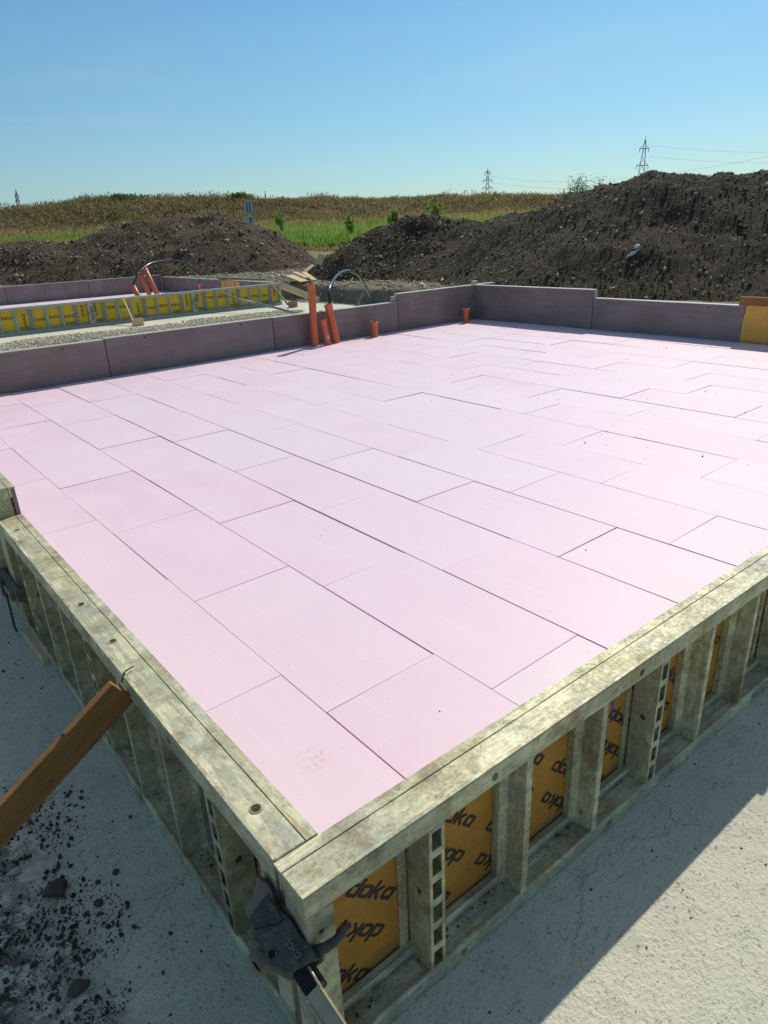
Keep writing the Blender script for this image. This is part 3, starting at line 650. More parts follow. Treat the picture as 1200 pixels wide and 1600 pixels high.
def stone(name, label, cat, loc, sc, mat, seed, group=None, rz=0.0, amp=.42):
    bm = bmesh.new(); bmesh.ops.create_icosphere(bm, subdivisions=3, radius=1); rn = random.Random(seed); o3 = Vector((rn.random()*9, rn.random()*9, 0))
    from mathutils import noise as mn
    for v in bm.verts: v.co *= 1 + amp*mn.noise(v.co*1.1+o3) + amp*.35*mn.noise(v.co*3.3+o3)
    for v in bm.verts: v.co = Vector((v.co.x*sc[0], v.co.y*sc[1], v.co.z*sc[2]))
    o = link(name, bm_mesh(bm), None, mat, True); o.location = loc; o.rotation_euler = (0, 0, rz); return tag(o, label, cat, group)
stone('earth_clod', 'big round brown clod on the shaded concrete left of the near corner', 'clod', (-1.072, .455, GZ+.016), (.034, .027, .020), M_CLODB, 3)
stone('earth_clod', 'small dark clod right of the big brown clod', 'clod', (-.985, .325, GZ+.006), (.015, .013, .008), M_CLODB, 4)
stone('earth_clod', 'small dark clod nearest the left panel, above the other clods', 'clod', (-.905, .40, GZ+.006), (.010, .009, .008), M_CLODB, 5)
stone('earth_clod', 'large flat clod in the dirt patch at the lower left', 'clod', (-1.115, .10, GZ+.008), (.028, .020, .012), M_CLODB, 6)
stone('pebble', 'pale grey pebble in the dirt patch at the left edge', 'pebble', (-1.155, .62, GZ+.010), (.018, .014, .010), M_MORTAR, 8)
def hit_heap(k, az, el):
    for d in np.arange(13, 24, .03):
        x, y = bearing(az, d)
        if CAM.z + d*math.tan(R_(el)) < heap_z(k, x, y): return x, y, CAM.z + d*math.tan(R_(el))
    return x, y, 1.5
p_ = hit_heap(2, 31.5, -2.55); o = stone('pale_rock', 'long pale rock lying on the slope of the tall dark heap', 'rock', p_, (.21, .07, .05), M_WHITE, 12); o.rotation_euler = (0, -.62, R_(-58))
p_ = hit_heap(2, 31.1, -1.95); stone('pale_rock', 'smaller pale rock just above the long one on the tall dark heap', 'rock', p_, (.09, .07, .05), M_WHITE, 13)

# ------------------------------------------------------------------ orange pipes and hoses
def pipe(base, tip, rad, label, collar=True, group='orange drain pipes standing in the pink floor', hose=False):
    base, tip = Vector(base), Vector(tip); root = empty('drain_pipe', base, 0, label, 'drain pipe', group); d = tip-base; L = d.length; dn = d.normalized()
    q = dn.to_track_quat('Z', 'X').to_matrix().to_4x4()
    def lathe(prof, seg=28):
        bm = bmesh.new(); rg = [[bm.verts.new(q @ Vector((rr*math.cos(2*math.pi*t/seg), rr*math.sin(2*math.pi*t/seg), z))) for t in range(seg)] for rr, z in prof]
        for a, b in zip(rg, rg[1:]):
            for t in range(seg): bm.faces.new((a[t], a[(t+1) % seg], b[(t+1) % seg], b[t]))
        return bm
    sl_ = L-.085 if collar else L
    o = link('pipe_shaft', bm_mesh(lathe([(rad, -.07), (rad, sl_)] + ([] if collar else [(rad-.004, L), (rad-.004, L-.2)]))), root, M_ORANGE, True)
    if collar:
        k = rad*1.0
        o = link('socket', bm_mesh(lathe([(k, sl_-.004), (k*1.10, sl_+.006), (k*1.10, sl_+.048), (k*1.2, sl_+.054), (k*1.2, sl_+.078), (k*1.13, L), (k*1.02, L), (k*1.02, L-.12)])), root, M_ORANGE, True)
    bm = lathe([(rad*.995, L-.119), (.0005, L-.119)]); link('bore', bm_mesh(bm), root, M_ORANGE_IN)
    return root
pipe((5.43, 8.52, 0), (5.46, 8.53, 1.02), .062, 'tallest orange pipe, upright by the back left wall')
pipe((5.655, 8.44, 0), (5.60, 8.47, .44), .052, 'shorter orange pipe with a label, between the tall and the leaning pipe')
p3 = pipe((5.88, 8.50, 0), (5.78, 8.54, .66), .064, 'leaning orange pipe with a black hose coming out of its mouth', collar=True)
pipe((6.74, 8.50, 0), (6.745, 8.50, .27), .062, 'low orange pipe stub in the middle of the back left wall')
pipe((9.06, 8.42, 0), (9.06, 8.42, .27), .058, 'low orange pipe stub nearest the back corner')
bm = bmesh.new()
for s in range(5):
    a = -2.15+s*.16; b = a+.16
    bm.faces.new([bm.verts.new((.0525*math.cos(t), .0525*math.sin(t), z)) for t, z in ((a, .10), (b, .10), (b, .17), (a, .17))])
bmesh.ops.remove_doubles(bm, verts=bm.verts, dist=1e-5); lb_ = link('pipe_label', bm_mesh(bm), None, M_WHITE); lb_.parent = [o for o in bpy.data.objects if o.get('label', '').startswith('shorter orange')][0]; lb_.location = (-.012, .006, .0)
def hose(pts, rad, label, mat=M_HOSE, name='hose', cat='hose', seg=10, sub=8):
    P = [Vector(p) for p in pts]; out = []
    for i in range(len(P)-1):
        a, b, c, d = P[max(i-1, 0)], P[i], P[i+1], P[min(i+2, len(P)-1)]
        for k in range(sub):
            t = k/sub; out.append(.5*((2*b)+(-a+c)*t+(2*a-5*b+4*c-d)*t*t+(-a+3*b-3*c+d)*t**3))
    out.append(P[-1]); bm = bmesh.new(); tube(bm, out, rad, seg); o = link(name, bm_mesh(bm), None, mat, True); return tag(o, label, cat)
hose([(5.82, 8.52, .50), (5.86, 8.60, .70), (5.89, 8.65, .84), (6.11, 8.86, .96), (6.72, 9.46, 1.07), (7.56, 10.27, 1.06), (8.37, 11.06, .92), (8.99, 11.66, .71), (9.42, 12.08, .49), (9.9, 12.56, .26)], .026, 'black hose arching out of the leaning orange pipe over the back left wall')
# pipes of the far foundation
g2 = 'orange drain pipes standing in the far foundation'
pipe((8.02, 23.3, 0), (7.92, 23.38, .36), .085, 'short leaning orange pipe with a hose, leftmost on the far foundation', False, g2)
pipe((8.36, 23.1, 0), (8.15, 23.1, .80), .08, 'middle one of the leaning orange pipes on the far foundation', False, g2)
pipe((8.64, 23.1, 0), (8.33, 23.1, .92), .08, 'longest leaning orange pipe on the far foundation', False, g2)
pipe((9.25, 20.8, 0), (9.25, 20.8, .36), .07, 'red stub pipe in front of the side wall of the far foundation', True, g2)
hose([(7.95, 23.36, .22), (7.96, 23.42, .36), (8.11, 23.51, .57), (8.47, 23.77, .84), (8.98, 24.14, 1.02), (9.59, 24.58, 1.07), (10.25, 25.06, 1.05), (10.92, 25.55, .92), (11.47, 25.95, .66), (11.96, 26.31, .35)], .03, 'black hose arching from the leaning pipes over the far foundation wall')

# ------------------------------------------------------------------ bracing of the far formwork
def brace(a, b, w, t, label, foot_c, mat=M_WOOD_P):
    root = empty('timber_brace', b, 0, label, 'brace', 'timber braces of the far formwork'); A_ = Vector(a)-Vector(b)
    plank('strut', None, None, A_, (0, 0, .02), w, t, mat, (1, .2, .3), parent=root)
    bm = bmesh.new(); box(bm, -.14, .14, -.11, -.06, -.01, .16, bev=.006); o = link('foot_block', bm_mesh(bm), root, mat); o.location = foot_c
    return root
brace((5.02, 16.28, .46), (4.86, 15.35, GZ+.01), .07, .035, 'left timber brace with a square foot block in front of the far formwork', (0.05, 0, 0))
brace((9.28, 16.28, .48), (9.25, 15.35, GZ+.01), .06, .035, 'right timber brace with a dark foot block near the end of the far formwork', (.05, 0, 0), M_WOOD_D)
pr_ = empty('steel_prop', (8.45, 13.75, GZ), 0, 'long grey steel prop lying diagonally against the far formwork', 'prop')
A_ = Vector((7.65-8.45, 16.28-13.75, .47)); bm = bmesh.new(); tube(bm, [(0, 0, .03), A_*.52], .030, 10); link('outer_tube', bm_mesh(bm), pr_, M_STEEL, True)
bm = bmesh.new(); tube(bm, [A_*.5, A_], .022, 10); link('inner_tube', bm_mesh(bm), pr_, M_STEEL, True)
bm = bmesh.new(); box(bm, -.06, .06, -.06, .06, 0, .02); tube(bm, [A_*.51+Vector((-.05, 0, 0)), A_*.51+Vector((.09, 0, 0))], .014, 8); link('base_plate', bm_mesh(bm), pr_, M_STEEL)
for k, (x, lb) in enumerate(((6.9, 'steel clamp at the joint right of the steel prop on the far formwork'), (4.2, 'steel clamp at the joint left of the left timber brace on the far formwork'))):
    c = empty('panel_clamp', (x-.0, FY-.14, PB+.30), 0, lb, 'clamp', 'clamps joining the far panels'); bm = bmesh.new(); box(bm, -.09, .09, -.05, 0, -.03, .03, bev=.008); box(bm, -.09, -.06, -.03, .05, -.035, .035, bev=.006); box(bm, .06, .09, -.03, .05, -.035, .035, bev=.006); link('clamp_body', bm_mesh(bm), c, M_STEEL)
    bm = bmesh.new(); tube(bm, [(0, -.03, .16), (0, -.04, -.16)], .016, 8); link('wedge', bm_mesh(bm), c, M_CAST_E)
plank('timber_plank', 'brown plank leaning down beyond the right end of the far formwork', 'plank', (9.80, 16.6, .42), (10.75, 16.1, -.06), .20, .05, M_WOOD_P, (-.4, -.6, .6))
# planks between the heaps
def pl2(a, b, wd, th, lb, mt, grp='planks dropped in the gap between the heaps'):
    A_ = Vector((*bearing(a[0], a[1]), a[2])); B_ = Vector((*bearing(b[0], b[1]), b[2]))
    plank('timber_plank', lb, 'plank', A_, B_, wd, th, mt, (-.25, -.55, .8), grp)
pl2((57.95, 24.6, .50), (56.75, 22.6, .40), .26, .03, 'pale plank lying lowest in the small pile in the gap between the heaps', M_WOOD_P)
pl2((57.5, 25.2, .56), (56.55, 23.3, .46), .14, .05, 'narrow pale plank crossing the others in the pile between the heaps', M_WOOD_P)
pl2((56.75, 24.6, .56), (55.95, 22.9, .40), .17, .05, 'pale plank at the right of the pile between the heaps', M_WOOD_P)
pl2((57.4, 23.8, .40), (56.0, 25.6, .74), .14, .06, 'dark plank sticking out behind the pile between the heaps', M_WOOD_D)
pl2((55.55, 24.8, .80), (55.2, 25.0, 1.10), .24, .05, 'pale board standing tilted against the foot of the smaller heap', M_WOOD_P)
plank('timber_plank', 'thin grey stake leaning in the trench below the hose end', 'stake', (9.55, 12.35, .44), (9.1, 12.25, -.04), .06, .03, M_WOOD_D, (0, -1, .2))
plank('timber_block', 'small wooden block on top of the back corner of the formwork', 'wood block', (X2+.02, 8.78, .71), (X2+.16, 8.80, .71), .07, .08, M_WOOD_P)
plank('timber_block', 'light block wedged at the step in the back left formwork wall', 'wood block', (7.38, 8.755, .59), (7.47, 8.755, .59), .06, .10, M_MORTAR)
x_, y_ = bearing(49.7, 20.2)
stone('plastic_cap', 'white and round cap lying at the foot of the smaller heap', 'cap', (x_, y_, .36), (.05, .05, .045), M_WHITE, 30, amp=.03)
stone('plastic_cap', 'red cap lying beside the white cap at the foot of the smaller heap', 'cap', (x_-.13, y_+.02, .33), (.05, .04, .035), M_RED, 31, amp=.03)
x_, y_ = bearing(47.2, 18.9); stone('rubble_piece', 'reddish rubble piece behind the back left wall at the foot of the tall heap', 'rubble', (x_, y_, .33), (.07, .05, .04), M_RED, 33)
sl2 = plank('rubble_slab', 'flat grey slab of rubble lying behind the right wall at the heap foot', 'rubble', (12.2, 7.5, .50), (12.0, 6.9, .50), .25, .04, M_MORTAR, (-.3, 0, 1))
for o in (sl2,): pass

# ------------------------------------------------------------------ near left: timber brace
nb = empty('timber_brace', (-1.60, .48, GZ), 0, 'orange brown timber brace leaning on the near left panel', 'brace')
A_, B_ = Vector((-.742+1.60, 0, .505-GZ)), Vector((-.09, 0, -.02))
d = (B_-A_).normalized(); s = Vector((0, 1, 0)); nrm = s.cross(d)
bm = bmesh.new(); L_ = (B_-A_).length; box(bm, 0, L_, -.014, .014, -.052, .052, bev=.0016)
bmesh.ops.subdivide_edges(bm, edges=[e for e in bm.edges if e.calc_length() > .3], cuts=40, use_grid_fill=True)
from mathutils import noise as mn
for v in bm.verts: v.co.z += .0012*mn.noise(Vector((v.co.x*9, v.co.y*20, 0))); v.co.y += .0008*mn.noise(Vector((v.co.x*12, v.co.z*30, 3)))
o = link('strut', bm_mesh(bm), nb, M_WOOD_O); m4 = Matrix((d, s, nrm)).transposed().to_4x4(); m4.translation = A_; o.matrix_local = m4
bm = bmesh.new(); bmesh.ops.create_icosphere(bm, subdivisions=2, radius=.008); [setattr(v, 'co', Vector((v.co.x*1.6, v.co.y*.9, v.co.z*.8))*(1+.3*mn.noise(v.co*90))) for v in bm.verts]
o2 = link('knot', bm_mesh(bm), nb, M_CLODB); o2.matrix_local = Matrix.Translation(A_ + d*.19 + nrm*(-.052 if nrm.z < 0 else .052) + Vector((0, -.004, 0)))
hose([(-.735, .50, .52), (-.720, .505, .545), (-.700, .51, .55), (-.685, .515, .548)], .0028, 'bent wire nail holding the timber brace to the near left panel', M_CAST, 'wire_nail', 'nail', 6, 5)

# ------------------------------------------------------------------ corner clamp (casting, hook, lever channel)
def outline_part(name, parent, pts, o, ex, ey, z0, z1, mat, bev=.003, seg=2, dome=0.0):
    bm = bmesh.new(); ez = ex.cross(ey)
    A = [bm.verts.new(o + ex*a + ey*b + ez*z0) for a, b in pts]; B = [bm.verts.new(o + ex*a + ey*b + ez*z1) for a, b in pts]; n = len(pts)
    fa = bm.faces.new(A[::-1]); fb = bm.faces.new(B)
    for i in range(n): bm.faces.new((A[i], A[(i+1) % n], B[(i+1) % n], B[i]))
    bmesh.ops.recalc_face_normals(bm, faces=bm.faces)
    if bev: bmesh.ops.bevel(bm, geom=list(fb.edges)+list(fa.edges), offset=bev, segments=seg, affect='EDGES', profile=.6)
    return link(name, bm_mesh(bm), parent, mat)
ck = empty('corner_clamp', (-.775, -.50, .40), 0, 'black cast corner clamp hooked round the near corner of the formwork', 'clamp')
ex = Vector((.5692, -.8222, 0)); ey = Vector((.6386, .4421, .6298)); ez = ex.cross(ey); O0 = Vector((0, 0, 0))
outline_part('arm', ck, [(-.1035, .1244), (-.0715, .1124), (-.0589, .1017), (-.051, .085), (-.0343, .0703), (-.0133, .0618), (-.0186, .047), (-.0783, .0202), (-.1045, .044), (-.1121, .0553), (-.1103, .0685), (-.1009, .0859), (-.1006, .1069)], O0, ex, ey, -.050, -.008, M_CAST_E, .006)
outline_part('arm_web', ck, [(-.098, .040), (-.075, .024), (-.022, .047), (-.018, .056), (-.058, .088), (-.066, .098)], O0, ex, ey, -.012, -.003, M_CAST, .003)
outline_part('body', ck, [(-.0816, .0207), (-.0469, .0364), (-.0189, .0482), (-.0106, .0636), (.0019, .0573), (.038, .0299), (.0759, .0038), (.0731, -.0027), (.06, -.0101), (.0399, -.0249), (.0213, -.0339), (.004, -.0366), (-.0149, -.0339), (-.0296, -.025), (-.0384, -.0099), (-.0484, -.0022), (-.0742, .0061)], O0, ex, ey, -.030, .006, M_CAST, .005, 3)
outline_part('flange', ck, [(-.084, .016), (-.0745, .0040), (-.052, -.0062), (-.0430, -.0278), (-.0237, -.0425), (.0065, -.0475), (.0366, -.0390), (.064, -.0190), (.0802, -.0042), (.078, .006), (.0, .03)], O0, ex, ey, -.046, -.026, M_CAST_E, .003)
outline_part('flange', ck, [(-.050, -.020), (-.034, -.046), (.0065, -.0555), (.040, -.045), (.062, -.028), (.0, .0)], O0, ex, ey, -.075, -.050, M_CAST_E, .003)
bm = bmesh.new(); HK = [(.060, .012, -.020), (.082, .022, -.022), (.100, .038, -.024), (.110, .054, -.030), (.1115, .066, -.040), (.108, .074, -.056)]
tube(bm, [ex*a + ey*b + ez*c for a, b, c in HK], [.012, .0115, .0105, .009, .0075, .005], 10); link('hook', bm_mesh(bm), ck, M_CAST, True)
def cyl(name, c, rr, h0, h1, mat, seg=24, ax=None, r2=None):
    q_ = (ax or ez).to_track_quat('Z', 'X').to_matrix().to_4x4(); bm = bmesh.new()
    pr = [(rr*.55, h0), (rr, h0), (rr, h1-.002), (rr-.002, h1), (r2 or 0.0006, h1)] + ([(r2, h1-.008), (.0006, h1-.008)] if r2 else []); rg = [[bm.verts.new(c + q_.to_3x3() @ Vector((a*math.cos(2*math.pi*t/seg), a*math.sin(2*math.pi*t/seg), z))) for t in range(seg)] for a, z in pr]
    for a, b in zip(rg, rg[1:]):
        for t in range(seg): bm.faces.new((a[t], a[(t+1) % seg], b[(t+1) % seg], b[t]))
    return link(name, bm_mesh(bm), ck, mat)
cyl('pivot_boss', ex*-.022 + ey*-.009, .0125, .004, .0095, M_CAST, r2=.0085)
cyl('pivot_hole', ex*-.022 + ey*-.009, .0082, .0, .0072, M_DARK)
cyl('drum', ex*-.050 + ey*-.024 + ez*-.03, .026, -.022, .022, M_CAST_E, ax=(ex*.3+ey*.5-ez*.3).normalized(), r2=.012)
v, fc = text_mesh(); bm = bmesh.new()
for q_ in fc:
    ps = [Matrix.Rotation(-.55, 2) @ Vector((v[i_][0], v[i_][1]*1.3)) for i_ in q_]; rings_ = []
    for h_ in (.0055, .0075): rings_.append([bm.verts.new(ex*(.020+p.x*.050) + ey*(.013+p.y*.050) + ez*(h_+v[q_[0]][2]*8)) for p in ps])
    bm.faces.new(rings_[1])
    for i_ in range(4): bm.faces.new((rings_[0][i_], rings_[0][(i_+1) % 4], rings_[1][(i_+1) % 4], rings_[1][i_]))
link('embossed_word', bm_mesh(bm), ck, M_CAST_E)
# lever channel
c0 = Vector((-.7645, -.587, .367)) - ck.location; dl = Vector((.05, -.92, -.36)).normalized(); ds = Vector((.031, -.016, .014)).normalized(); ds = (ds - dl*ds.dot(dl)).normalized(); dn = ds.cross(dl)
if dn.z < 0: dn = -dn
m4 = Matrix((dl, ds, dn)).transposed().to_4x4(); m4.translation = c0
bm = bmesh.new(); box(bm, 0, .30, -.019, .019, -.0012, .0012, bev=.0005); o = link('lever_floor', bm_mesh(bm), ck, M_BRASS); o.matrix_local = m4
for s_, hgt in ((-1, .005), (1, .013)):
    bm = bmesh.new(); box(bm, -.01 if s_ > 0 else .004, .30, s_*.0192-.0012, s_*.0192+.0012, -.0012, hgt, bev=.0005); o = link('lever_side', bm_mesh(bm), ck, M_BRASS); o.matrix_local = m4
bm = bmesh.new(); tube(bm, [(-.035, .022, .012), (-.015, .024, .020), (.0, .022, .018), (.012, .019, .004)], .0028, 8); o = link('spring_clip', bm_mesh(bm), ck, M_BRASS, True); o.matrix_local = m4
bm = bmesh.new(); box(bm, -.05, .01, -.020, .024, -.03, -.004, bev=.003); o = link('lever_socket', bm_mesh(bm), ck, M_DARK); o.matrix_local = m4
# ------------------------------------------------------------------ clamp and wood at the left panel joint
lc = empty('panel_clamp', (XI-.12, YI+2.66, .18), 0, 'dark clamp across the panel joint on the left formwork', 'clamp')
bm = bmesh.new(); box(bm, -.055, -.002, -.17, .17, -.022, .022, bev=.005); box(bm, -.03, .02, -.19, -.165, -.03, .03, bev=.004); box(bm, -.03, .02, .165, .19, -.03, .03, bev=.004); link('clamp_body', bm_mesh(bm), lc, M_CAST_E)
bm = bmesh.new(); box(bm, -.065, -.045, -.03, .03, -.05, .05, bev=.004); link('wedge', bm_mesh(bm), lc, M_CAST)
bm = bmesh.new(); tube(bm, [(-.06, -.10, .0), (-.062, -.10, -.10), (-.066, -.11, -.19), (-.064, -.14, -.20)], .006, 8); link('hook_rod', bm_mesh(bm), lc, M_CAST, True)
plank('timber_block', 'splintered wooden block at the foot of the near left panel', 'wood block', (-.745, 2.14, GZ+.025), (-.735, 1.80, GZ+.020), .05, .045, M_WOOD_P)
# clamp above the next joint of the right run (its shadow falls on the concrete)
rc = empty('panel_clamp', (1.68, YI-.117, .534), R_(-1.2), 'dark clamp left standing on the top rail of the near right run', 'clamp')
outline_part('clamp_body', rc, [(-.07, 0), (.09, 0), (.085, .03), (.03, .055), (.02, .09), (-.02, .14), (-.055, .135), (-.05, .10), (-.085, .085), (-.09, .04)], Vector((0, 0, 0)), Vector((1, 0, 0)), Vector((0, 0, 1)), -.02, .02, M_CAST_E, .004)
bm = bmesh.new(); tube(bm, [(.03, -.045, .03), (.03, .045, .03)], .014, 12); link('wedge', bm_mesh(bm), rc, M_CAST)
# purple tape and stopper strip seen inside bays
bm = bmesh.new(); box(bm, 0, .035, -.001, .001, 0, .22); o = link('tape_strip', bm_mesh(bm), None, M_PURP); o.location = (.515, YI-.0245-.023, .235)
tag(o, 'purple tape strip stuck on the yellow plywood of the near right panel', 'tape')

# ------------------------------------------------------------------ signs behind the left heap
x_, y_ = bearing(60.55, 41.5); zb = 1.796 + 41.5*math.tan(R_(-.3)) - 1.2
sg = empty('road_sign', (x_, y_, zb), R_(60.55-90), 'back of a round road sign above a square plate behind the brown heap', 'road sign')
zc = 1.796 + 41.5*math.tan(R_(2.0)) - zb
def disc(bm, c, rx, rz_, y0, y1, seg=32):
    A = [bm.verts.new((c[0]+rx*math.cos(2*math.pi*k/seg), y0, c[2]+rz_*math.sin(2*math.pi*k/seg))) for k in range(seg)]; B = [bm.verts.new((v.co.x, y1, v.co.z)) for v in A]
    bm.faces.new(A); bm.faces.new(B[::-1])
    for k in range(seg): bm.faces.new((A[k], B[k], B[(k+1) % seg], A[(k+1) % seg]))
bm = bmesh.new(); disc(bm, (0, 0, zc), .26, .36, -.01, .01); link('round_plate', bm_mesh(bm), sg, M_SIGN)
bm = bmesh.new(); box(bm, -.26, .26, -.01, .01, zc-.84, zc-.46, bev=.01); link('square_plate', bm_mesh(bm), sg, M_SIGN)
bm = bmesh.new()
for sx in (-.075, .075): box(bm, sx-.03, sx+.03, -.03, -.012, zc-.27, zc+.27)
link('bracket', bm_mesh(bm), sg, M_SIGNB)
bm = bmesh.new(); box(bm, .02, .08, -.03, -.012, zc-.78, zc-.52); box(bm, .08, .14, -.03, -.012, zc-.58, zc-.52); link('bracket', bm_mesh(bm), sg, M_SIGNB)
bm = bmesh.new(); tube(bm, [(0, .03, 0), (0, .03, zc+.34)], .03, 10); link('pole', bm_mesh(bm), sg, M_SIGN, True)
hp = empty('barrier_frame', (x_+.12, y_-.1, zb), R_(60.55-90), 'grey tubular barrier hoop below the road sign plates', 'barrier')
bm = bmesh.new(); zt = zc-.98; tube(bm, [(-.45, 0, 0), (-.45, 0, zt-.05), (-.38, 0, zt), (.26, 0, zt), (.33, 0, zt-.05), (.33, 0, 0)], .04, 10); link('hoop', bm_mesh(bm), hp, M_SIGN, True)
bm = bmesh.new(); tube(bm, [(-.44, 0, zt-.28), (.32, 0, zt-.28)], .025, 8); link('cross_bar', bm_mesh(bm), hp, M_SIGN, True)

# ------------------------------------------------------------------ pylons, wires, mast
def pylon(loc, H, rz, label, wb, arms=((.93, .9), (.80, 2.3), (.67, 2.8)), th=.10, lean=0.0):
    root = empty('power_pylon', loc, rz, label, 'power pylon', 'lattice pylons on the skyline'); root.rotation_euler = (0, lean, rz)
    def w(z): t = z/H; return wb*(1-t)**1.0*.5*.86+.28 if t < .97 else .12
    bm = bmesh.new(); zs = [H*k/11 for k in range(12)]
    for sx in (-1, 1):
        for sy in (-1, 1): tube(bm, [(sx*w(z), sy*w(z), z) for z in zs], th, 4)
    link('legs', bm_mesh(bm), root, M_PYL); bm = bmesh.new()
    for k in range(11):
        a, b = zs[k], zs[k+1]
        for sg_ in (-1, 1):
            for fl in (-1, 1):
                tube(bm, [(fl*w(a), sg_*w(a), a), (-fl*w(b), sg_*w(b), b)], th*.5, 3); tube(bm, [(sg_*w(a), fl*w(a), a), (sg_*w(b), -fl*w(b), b)], th*.5, 3)
    link('lattice_bracing', bm_mesh(bm), root, M_PYL)
    bm = bmesh.new(); tube(bm, [(0, 0, H*.96), (0, 0, H*1.04)], th*.8, 4); link('peak', bm_mesh(bm), root, M_PYL)
    for fr, L_ in arms:
        z = H*fr; bm = bmesh.new(); tube(bm, [(-L_, 0, z), (L_, 0, z)], th*1.1, 4)
        for sx in (-1, 1): tube(bm, [(sx*L_, 0, z), (sx*w(z), 0, z+H*.035)], th*.6, 4); tube(bm, [(sx*L_, 0, z), (sx*L_, 0, z-H*.045)], th*.9, 4)
        link('cross_arm', bm_mesh(bm), root, M_PYL)
    return root
xA, yA = bearing(42.28, 480); xB, yB = bearing(31.42, 330)
HA = 480*math.tan(R_(3.97))+1.8; HB = 330*math.tan(R_(5.3))+1.8
pylon((xA, yA, 0), HA/1.04, R_(-50), 'distant lattice pylon above the embankment, thinner one left of the tall heap', 5.2, ((.955, 1.7), (.83, 2.9), (.70, 3.3)), .16)
pylon((xB, yB, 0), HB/1.04, R_(-58), 'nearer lattice pylon rising behind the crest of the tall heap', 4.9, ((.90, 1.8), (.70, 2.3), (.50, 1.4)), .12, R_(2))
xC, yC = bearing(76.6, 420); pylon((xC, yC, 0), (420*math.tan(R_(3.65))+1.8)/1.04, R_(-13), 'small dark pylon leaning at the left edge above the embankment', 2.4, ((.93, .7), (.85, .8)), .20, R_(4))
x_, y_ = bearing(59.18, 125); ms = empty('mast', (x_, y_, 5), 0, 'thin mast standing on the embankment crest right of the road sign', 'mast'); zt = 1.8+125*math.tan(R_(3.1))-5
bm = bmesh.new(); tube(bm, [(0, 0, 0), (0, 0, zt)], .06, 6); link('pole', bm_mesh(bm), ms, M_PYL); bm = bmesh.new(); tube(bm, [(0, 0, zt-1.0), (0, 0, zt-.55)], .14, 6); link('equipment_box', bm_mesh(bm), ms, M_PYL)
def wire(a, b, sag, rad, label):
    a, b = Vector(a), Vector(b); bm = bmesh.new(); tube(bm, [a.lerp(b, t/24)-Vector((0, 0, sag*4*(t/24)*(1-t/24))) for t in range(25)], rad, 4, cap=False)
    o = link('power_line', bm_mesh(bm), None, M_PYL); return tag(o, label, 'power line', 'power lines on the skyline')
def at_el(az, d, el): x, y = bearing(az, d); return (x, y, CAM.z+d*math.tan(R_(el)))
wire(at_el(42.2, 480, 3.42), at_el(18, 260, 4.25), 7.0, .032, 'upper power line running right from the distant pylon, rising at the right edge')
wire(at_el(42.2, 480, 2.98), at_el(18, 260, 3.2), 6, .03, 'lower power line running right from the distant pylon')
wire(at_el(31.4, 330, 4.78), at_el(15, 420, 3.6), 3.5, .028, 'upper power line leaving the nearer pylon to the right')
wire(at_el(31.4, 330, 4.12), at_el(15, 420, 3.0), 3.5, .028, 'lower power line leaving the nearer pylon to the right')

# ------------------------------------------------------------------ vegetation
def tufts(name, P, h, w, mat, label, cat, blades=5, lean=.35, tint=None):
    n = len(P); nb_ = n*blades; base = np.repeat(P, blades, 0); hh = np.repeat(h, blades)*RNG.uniform(.55, 1.1, nb_); ww = np.repeat(w, blades)
    a = RNG.uniform(0, 2*np.pi, nb_); ro = RNG.random(nb_)*np.repeat(h, blades)*.25; base = base + np.stack([np.cos(a)*ro, np.sin(a)*ro, -0.03+0*a], -1)
    t = RNG.uniform(0, 2*np.pi, nb_); tip = base + np.stack([np.cos(t)*lean*hh*RNG.random(nb_), np.sin(t)*lean*hh*RNG.random(nb_), hh], -1)
    sd = np.stack([np.cos(a+1.2), np.sin(a+1.2), 0*a], -1)*ww[:, None]; mid = (base*.45+tip*.55)
    V_ = np.stack([base-sd*.5, base+sd*.5, mid+sd*.6, tip, mid-sd*.6], 1).reshape(-1, 3); k = np.arange(nb_)*5
    F = np.concatenate([np.stack([k, k+1, k+2], 1), np.stack([k, k+2, k+4], 1), np.stack([k+4, k+2, k+3], 1)])
    tt = np.repeat(tint if tint is not None else RNG.random(n), blades) + RNG.normal(0, .12, nb_)
    return mesh_np(name, V_, F, mat, 'stuff', label, cat, attr=np.repeat(np.clip(tt, 0, 1), 5))
def field_pts(n, a0, a1, r0, r1, pw=1.0):
    az = RNG.uniform(a0, a1, n); rr = r0 + (r1-r0)*RNG.random(n)**pw; x = CAM.x+rr*np.cos(np.radians(az)); y = CAM.y+rr*np.sin(np.radians(az)); return x, y, az, rr
x, y, az, rr = field_pts(15000, 34, 84, 47, 68); g = fbm(x, y, 7, 3, 71); k = (g > -.25-.0*az)
tufts('dry_grass', np.stack([x, y, terrain(x, y)], -1)[k], RNG.uniform(.18, .40, k.sum()), np.full(k.sum(), .045), M_DRY, 'short dry grass in front of the green weeds', 'grass', 5)
x, y, az, rr = field_pts(26000, 34, 84, 54, 88); g = fbm(x, y, 6, 3, 72)+np.where(az > 64, -.02, .35); k = g > -.1
tufts('green_weeds', np.stack([x, y, terrain(x, y)], -1)[k], RNG.uniform(.35, 1.0, k.sum()), np.full(k.sum(), .065), M_GREEN, 'tall green weeds growing across the meadow', 'weeds', 6, tint=np.clip(.5+.5*g[k], 0, 1))
x, y, az, rr = field_pts(17000, 34, 84, 70, 99); g = fbm(x, y, 8, 3, 73)
tufts('dry_grass', np.stack([x, y, terrain(x, y)], -1), RNG.uniform(.3, .75, len(x)), np.full(len(x), .08), M_DRY, 'golden dry grass at the back of the meadow', 'grass', 5)
